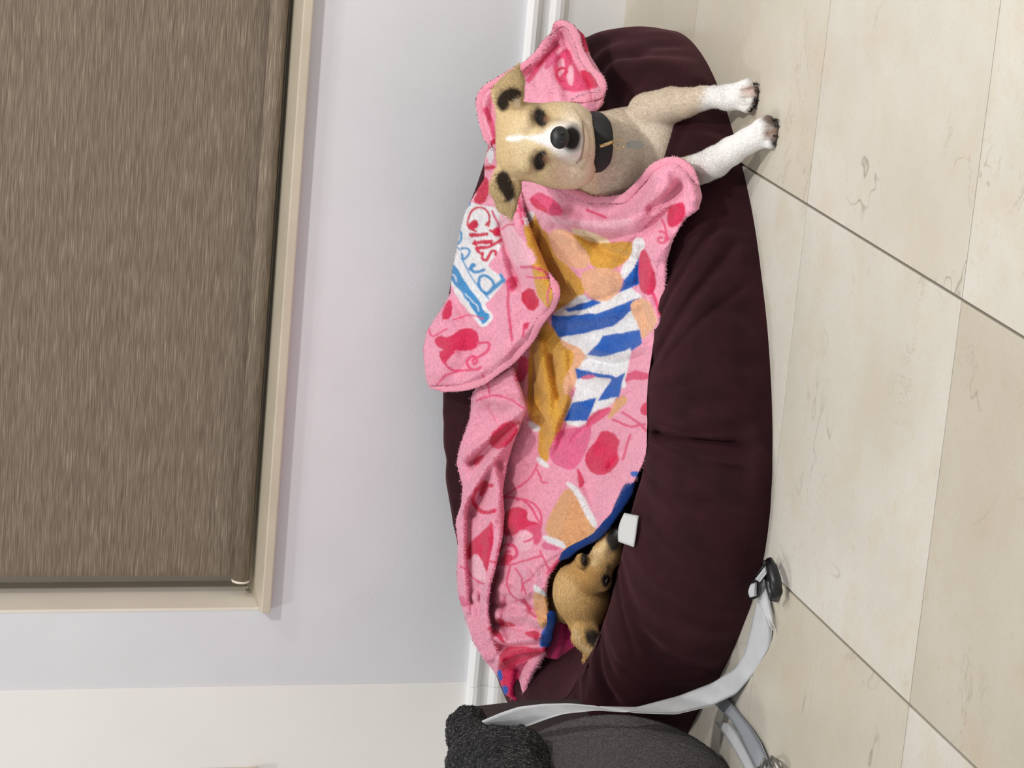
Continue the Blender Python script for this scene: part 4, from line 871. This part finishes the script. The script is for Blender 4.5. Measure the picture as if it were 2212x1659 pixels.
    fibres('fur', W, N, c, 90000, .0052, .0007, M_fibre, d, flow=flow, lift=.30, wild=.45, seed=5, mask=vis, var=.10, lenf=1 - .65 * np.clip(spot(x, y, 1228, 302, 44, 48, .4) + spot(x, y, 1168, 253, 20, 24, .4) + spot(x, y, 1167, 346, 20, 24, .4) + .6 * (x > 1560), 0, 1))
    n = ball('nose', (1209, 297, HY - .131), (24, 20, 16), M_nose, d); n['label'] = 'black nose'
    for py in (287, 307): ball('nostril', (1215, py, HY - .1415), (5, 5.5, 6), M_plastic, n, sub=2)
    for i, (cx, cy) in enumerate(((1168, 253), (1167, 346))):
        sg = -1 if i == 0 else 1
        v, f = tube(P(*np.array([(cx + 3 + sg * 5 * t - 3 * (1 - t * t), cy + 14 * t, HY - .0695 - .002 * (1 - t * t)) for t in np.linspace(-1, 1, 9)]).T), [.0004, .0008, .001, .0011, .0012, .0011, .001, .0008, .0004], 8)
        link('closed_eyelid', mesh('closed_eyelid', v, f), M_black, d)
    for i, (px, py, Y) in enumerate(((1627, 181, -.637), (1640, 196, -.6415), (1641, 215, -.6415), (1628, 233, -.637), (1668, 258, -.727), (1688, 272, -.7315), (1690, 294, -.7315), (1676, 311, -.727))):
        a = P(px, py, Y); b = a + np.array([.001, -.006, -.003]); a[2] = max(a[2], .006); b[2] = .002
        v, f = tube(np.array([a, (a + b) / 2 + [0, 0, .0015], b]), [.0019, .0016, .0005], 8); link('claw', mesh('claw', v, f), M_plastic, d)
    # collar with ring and tag
    ring = []
    for a in np.linspace(0, 2 * math.pi, 48, endpoint=False):
        ring.append((1281 + 24 * max(-.3, math.sin(a)), 307 + 66 * math.cos(a), -.525 - .066 * max(-.4, math.sin(a)) if math.sin(a) > 0 else -.505 + .03 * -math.sin(a)))
    rp = smooth_poly(np.array(ring), 64, 4, closed=True); W = P(rp[:, 0], rp[:, 1], rp[:, 2])
    v, f = tube(W, .0022 + .0018 * np.clip(np.sin(np.linspace(0, 2 * math.pi, 64, endpoint=False)) * 1.6, 0, 1), 12, closed=True, flat=3.3, flat_dir=AU); col = link('collar', mesh('collar', v, f), M_black, d); col['label'] = 'black webbing collar'
    v, f = tube(P(*np.array([(1296, 316, -.60), (1312, 311, -.603), (1324, 306, -.602)]).T), .0026, 8); link('clasp', mesh('clasp', v, f), M_gold, col)
    v, f = tube(P(*np.array([(1337 + 12 * math.cos(t), 312 + 10 * math.sin(t), -.602) for t in np.linspace(0, 6.28, 24, endpoint=False)]).T), .0009, 6, closed=True); link('split_ring', mesh('split_ring', v, f), M_gold, col)
    cpt = P(1371, 313, -.597); bm = bmesh.new(); bmesh.ops.create_cone(bm, cap_ends=True, segments=32, radius1=1, radius2=1, depth=.0016)
    for vv in bm.verts: a, b, z = vv.co; vv.co = cpt + a * .0062 * AR + b * .0135 * AU + (z + b * .002) * AB
    t = link('name_tag', bm_mesh('name_tag', bm), M_silver, col, smooth=False); t['label'] = 'oval steel tag'
    return d
dog_one()

# ------------------------------------------------------------------ dog tucked under the towel
def dog_two():
    B = Blob(P(1255, 1290, -.53), (-.12, -.11, -.16), (.16, .15, .12), 0.0020)
    B.ell((1258, 1292, -.525), (64, 62, 72), 16, rot=.5); B.ell((1240, 1270, -.525), (56, 46, 58), 16)
    B.ell((1268, 1318, -.51), (42, 42, 60), 16); B.ell((1272, 1240, -.548), (46, 44, 48), 16, rot=.5)
    B.cap([(1284, 1240, -.565), (1312, 1192, -.590), (1328, 1160, -.606)], [38, 28, 21], 14)
    B.ell((1322, 1186, -.575), (36, 22, 30), 12, rot=.4)
    B.ell((1256, 1212, -.578), (18, 14, 10), 14); B.ell((1306, 1258, -.578), (18, 14, 10), 14)
    B.ell((1262, 1208, -.603), (15, 8, 9), 5, rot=-.1, sub=True); B.ell((1311, 1252, -.603), (15, 8, 9), 5, rot=.3, sub=True)
    B.cap([(1256, 1348, -.545), (1264, 1372, -.565), (1278, 1400, -.575), (1262, 1426, -.57)], [26, 29, 17, 6], 12, flat=.4); B.ell((1264, 1336, -.535), (36, 34, 44), 18)
    B.ell((1282, 1377, -.597), (23, 17, 20), 5, rot=.25, sub=True)
    B.cap([(1255, 1305, -.49), (1205, 1300, -.40), (1190, 1180, -.33)], [50, 46, 44], 16)     # neck and body below the cloth
    me, W, loc = B.skin('dog', 2)
    x, y = proj(W); xn = x + 3 * vnoise(x * .12, y * .12, 0, 1, 81); yn = y + 3 * vnoise(x * .12, y * .12, 0, 1, 82)
    c = np.ones((len(W), 3)) * lin((206, 166, 108)); front = loc[:, 2] > -.02
    c = mixm(c, (190, 142, 82), spot(xn, yn, 1262, 1245, 34, 46, .8, rot=-.6) * .7); c = mixm(c, (218, 184, 132), spot(xn, yn, 1222, 1275, 26, 34, .8) * .7)
    c = mixm(c, (222, 194, 148), line(xn, yn, [(1284, 1215), (1306, 1170)], 9) * .8); c = mixm(c, (226, 202, 160), spot(xn, yn, 1276, 1188, 16, 7, .6) * .8)
    c = mixm(c, (52, 46, 42), np.clip(1.2 * spot(xn, yn, 1326, 1166, 17, 24, .5), 0, 1)); c = mixm(c, (110, 98, 84), spot(xn, yn, 1312, 1192, 8, 14, .7) * .5)
    for ex, ey, rt in ((1262, 1208, .0), (1311, 1252, .35)):
        c = mixm(c, (150, 116, 78), front * spot(xn, yn, ex, ey, 15, 19, .6, rot=rt) * .6); c = mixm(c, (44, 34, 30), front * np.clip(1.2 * spot(xn, yn, ex, ey, 8.5, 15, .45, rot=rt), 0, 1))
    c = mixm(c, (60, 46, 40), front * spot(xn, yn, 1316, 1226, 5, 9, .6) * .8)
    c = mixm(c, (58, 50, 44), front * np.clip(1.15 * spot(xn, yn, 1281, 1377, 15, 21, .4, rot=-.25), 0, 1)); c = mixm(c, (214, 188, 144), line(x, y, [(1242, 1362), (1250, 1388), (1270, 1404), (1286, 1412)], 7) * .8)
    c = mixm(c, (225, 208, 176), line(x, y, [(1302, 1358), (1292, 1385), (1284, 1404)], 3) * .7)
    setcol(me, c); d = link('dog', me, M_fur, None)
    tag(d, 'golden tan dog peeking out from under the towel at the bed rim', 'dog')
    N = normals(me); vis = ((N @ AB) > -.25) & (x > 1150) & (x < 1345)
    fibres('fur', W, N, c, 42000, .0052, .0007, M_fibre, d, flow=lambda p: np.outer(proj(p)[1] - 1165, -AR) * .01 + .3 * AU, lift=.30, wild=.45, seed=6, mask=vis, var=.10, lenf=1 - .6 * np.clip(spot(x, y, 1262, 1208, 18, 22, .4) + spot(x, y, 1311, 1252, 18, 22, .4) + spot(x, y, 1318, 1175, 26, 30, .4), 0, 1))
    n = ball('nose', (1337, 1152, -.626), (15, 14, 14), M_nose, d); n['label'] = 'black nose'
    for ex, ey, rt, Y in ((1263, 1208, 0, -.588), (1312, 1253, .3, -.588)):
        e = ball('eye', (ex, ey, Y), (9, 6.5, 8), M_eye, d, rot=-rt)
    return d
dog_two()

# ------------------------------------------------------------------ grey pet bag with its strap
def bag():
    root = empty('pet_bag', tuple(Pz(1600, 1800, 0.0) * [1, 1, 0])); tag(root, 'charcoal fleece pet carrier bag with light grey strap beside the bed', 'bag')
    o = P(1330, 1750, -.78)
    B = Blob(o, (-.26, -.27, -.26), (.22, .32, .24), .0042)
    B.ell((1320, 1782, -.785), (236, 290, 235), 20); B.ell((1440, 1800, -.80), (190, 170, 195), 40)
    me, W, loc = B.skin('bag_body', 2); W[:, 2] = np.maximum(W[:, 2], .002); me.vertices.foreach_set('co', W.astype(np.float32).ravel())
    link('bag_body', me, M_fleece, root)
    N = normals(me); fibres('fleece_pile', W, N, np.ones((len(W), 3)) * lin((92, 87, 88)), 45000, .0035, .001, M_fibre, root, lift=.7, seed=8, var=.3, mask=(N @ AB) > -.2, jitter=.002)
    B = Blob(o, (-.26, -.05, -.24), (.24, .38, .26), .0036)
    B.cap([(1034, 1660, -.76), (1060, 1850, -.80)], [66, 72], 30); B.cap([(1040, 1610, -.70), (1096, 1656, -.80), (1130, 1760, -.90)], [46, 80, 100], 30); B.ell((1007, 1572, -.68), (46, 46, 50), 26); B.ell((1022, 1606, -.71), (46, 54, 54), 26)
    me, W, loc = B.skin('sherpa_trim', 2); N = normals(me); W = W + N * (.004 * vnoise(loc[:, 0] * 60, loc[:, 1] * 60, loc[:, 2] * 60, 1, 91) + .0018 * vnoise(loc[:, 0] * 200, loc[:, 1] * 200, loc[:, 2] * 200, 1, 92))[:, None]; me.vertices.foreach_set('co', W.astype(np.float32).ravel()); me.update()
    N = normals(me); fibres('sherpa_pile', W, N, np.ones((len(W), 3)) * lin((42, 41, 42)), 40000, .0038, .0016, M_fibre, root, lift=.5, seed=9, var=.35, mask=(N @ AB) > -.3, jitter=.002)
    link('sherpa_trim', me, M_sherpa, root)
    ribbon('lining', [(1012, 1530, -.60), (1080, 1522, -.60), (1150, 1514, -.60), (1240, 1512, -.60), (1320, 1520, -.61), (1420, 1538, -.62)], [(1050, 1600, -.66), (1110, 1600, -.66), (1180, 1600, -.66), (1250, 1600, -.66), (1330, 1600, -.66), (1420, 1610, -.66)], .006, M_lining, root, 60, 10)
    e1 = [(1041,1558),(1080,1541),(1121,1527),(1175,1521),(1229,1520),(1298,1527),(1374,1529),(1464,1505),(1537,1477),(1591,1444),(1609,1411),(1618,1375),(1634,1310),(1640,1285)]
    e2 = [(1085,1583),(1115,1575),(1142,1567),(1180,1553),(1215,1542),(1287,1534),(1374,1539),(1461,1542),(1537,1524),(1591,1498),(1634,1448),(1663,1397),(1667,1361),(1652,1318),(1650,1285)]
    Ys = lambda q, a, b: [(x, y, float(np.interp(k, [0, 4, 8, len(q) - 1], [a, a - .05, b, b - .0]))) for k, (x, y) in enumerate(q)]
    def contact(q, lift):                                  # lower half of the strap runs down to the floor
        out = []
        n = len(q)
        for k, (x, y) in enumerate(q):
            t = k / (n - 1); z0 = lift * max(0.0, 1 - (t - .45) / .35) if t > .45 else None
            if z0 is None: out.append((x, y, np.interp(t, [0, .2, .45], [-.735, -.80, -.84])))
            else: out.append((x, y, None))
        # floor end
        m = [o for o in out if o[2] is not None]; last = m[-1][2]
        for k in range(n):
            if out[k][2] is None:
                x, y = q[k]; t = (k - len(m) + 1) / (n - len(m)); Yf = Pz(x, y, .004)[1]; s = min(1.0, t * 1.3); s = s * s * (3 - 2 * s)
                out[k] = (x, y, last * (1 - s) + Yf * s)
        return out
    s = ribbon('strap', contact(e1, .15), contact(e2, .15), .0022, M_strap, root, 160, 8); s['label'] = 'light grey webbing strap'
    f1 = [(1636,1262),(1638,1290),(1648,1320),(1664,1352)]; f2 = [(1655,1255),(1660,1290),(1668,1330),(1671,1362)]
    ribbon('strap', [(x, y, Pz(x, y, .012)[1]) for x, y in f1], [(x, y, Pz(x, y, .006)[1]) for x, y in f2], .0022, M_strap, root, 40, 4)
    g1 = [(1536,1512),(1549,1525),(1581,1556),(1598,1588),(1615,1626),(1632,1655),(1640,1672)]; g2 = [(1560,1495),(1571,1507),(1592,1535),(1621,1570),(1642,1602),(1656,1636),(1664,1660)]
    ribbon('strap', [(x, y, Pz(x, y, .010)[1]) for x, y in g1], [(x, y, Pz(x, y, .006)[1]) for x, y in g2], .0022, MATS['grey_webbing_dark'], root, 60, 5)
    h1 = [(1546,1560),(1568,1590),(1590,1625),(1612,1665)]; h2 = [(1578,1562),(1600,1595),(1620,1632),(1636,1668)]
    ribbon('strap', [(x, y, Pz(x, y, .008)[1]) for x, y in h1], [(x, y, Pz(x, y, .004)[1]) for x, y in h2], .0022, M_strap, root, 50, 5)
    # side-release buckle lying on the floor
    def bp(x, y, z): return Pz(x, y, z)
    bk = []
    V, F = tube(np.array([bp(1661, 1208, .020), bp(1668, 1225, .021), bp(1675, 1250, .021), bp(1679, 1280, .019), bp(1676, 1297, .014)]), [.005, .0072, .008, .0078, .005], 12, flat=.6)
    b = link('buckle', mesh('buckle', V, F), M_plastic, root)
    V, F = tube(np.array([bp(1656, 1212, .018), bp(1660, 1240, .009), bp(1667, 1270, .008), bp(1672, 1296, .009)]), [.006, .007, .008, .006], 10, flat=.5); link('buckle_prong', mesh('buckle_prong', V, F), M_plastic, b)
    loop = [bp(1650, 1222, .026), bp(1640, 1240, .026), bp(1624, 1262, .024), bp(1618, 1280, .022), bp(1624, 1292, .018), bp(1636, 1286, .016), bp(1640, 1262, .018), bp(1650, 1240, .022)]
    V, F = tube(smooth_poly(np.array(loop), 40, 2, closed=True), .0035, 8, closed=True); link('buckle_loop', mesh('buckle_loop', V, F), M_plastic, b)
    ribbon('webbing_end', [(1653,1224,bp(1653,1224,.028)[1]),(1632,1250,bp(1632,1250,.028)[1])], [(1656,1238,bp(1656,1238,.022)[1]),(1642,1256,bp(1642,1256,.022)[1])], .003, M_strap, root, 10, 4)
    ribbon('webbing_end', [(1622,1262,bp(1622,1262,.028)[1]),(1617,1278,bp(1617,1278,.027)[1]),(1621,1290,bp(1621,1290,.024)[1])], [(1633,1258,bp(1633,1258,.024)[1]),(1632,1276,bp(1632,1276,.023)[1]),(1632,1288,bp(1632,1288,.022)[1])], .003, M_strap, root, 14, 4)
    # snap hook at the end of the short strap
    q = [bp(1652, 1650, .010), bp(1664, 1641, .012), bp(1676, 1640, .013), bp(1688, 1650, .012), bp(1690, 1666, .010), bp(1680, 1676, .008), bp(1664, 1672, .008), bp(1654, 1662, .009)]
    V, F = tube(smooth_poly(np.array(q), 40, 2, closed=True), .0026, 8, closed=True); hk = link('snap_hook', mesh('snap_hook', V, F), M_silver, root); hk['label'] = 'chrome snap hook'
    V, F = tube(np.array([bp(1668, 1636, .014), bp(1674, 1646, .016), bp(1684, 1664, .016)]), [.003, .0045, .003], 8); link('hook_gate', mesh('hook_gate', V, F), M_silver, hk)
    V, F = tube(np.array([bp(1650, 1640, .012), bp(1644, 1656, .011), bp(1634, 1662, .010)]), .0022, 8); link('hook_ring', mesh('hook_ring', V, F), M_silver, hk)
    return root
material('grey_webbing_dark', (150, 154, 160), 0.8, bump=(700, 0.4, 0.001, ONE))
bag()
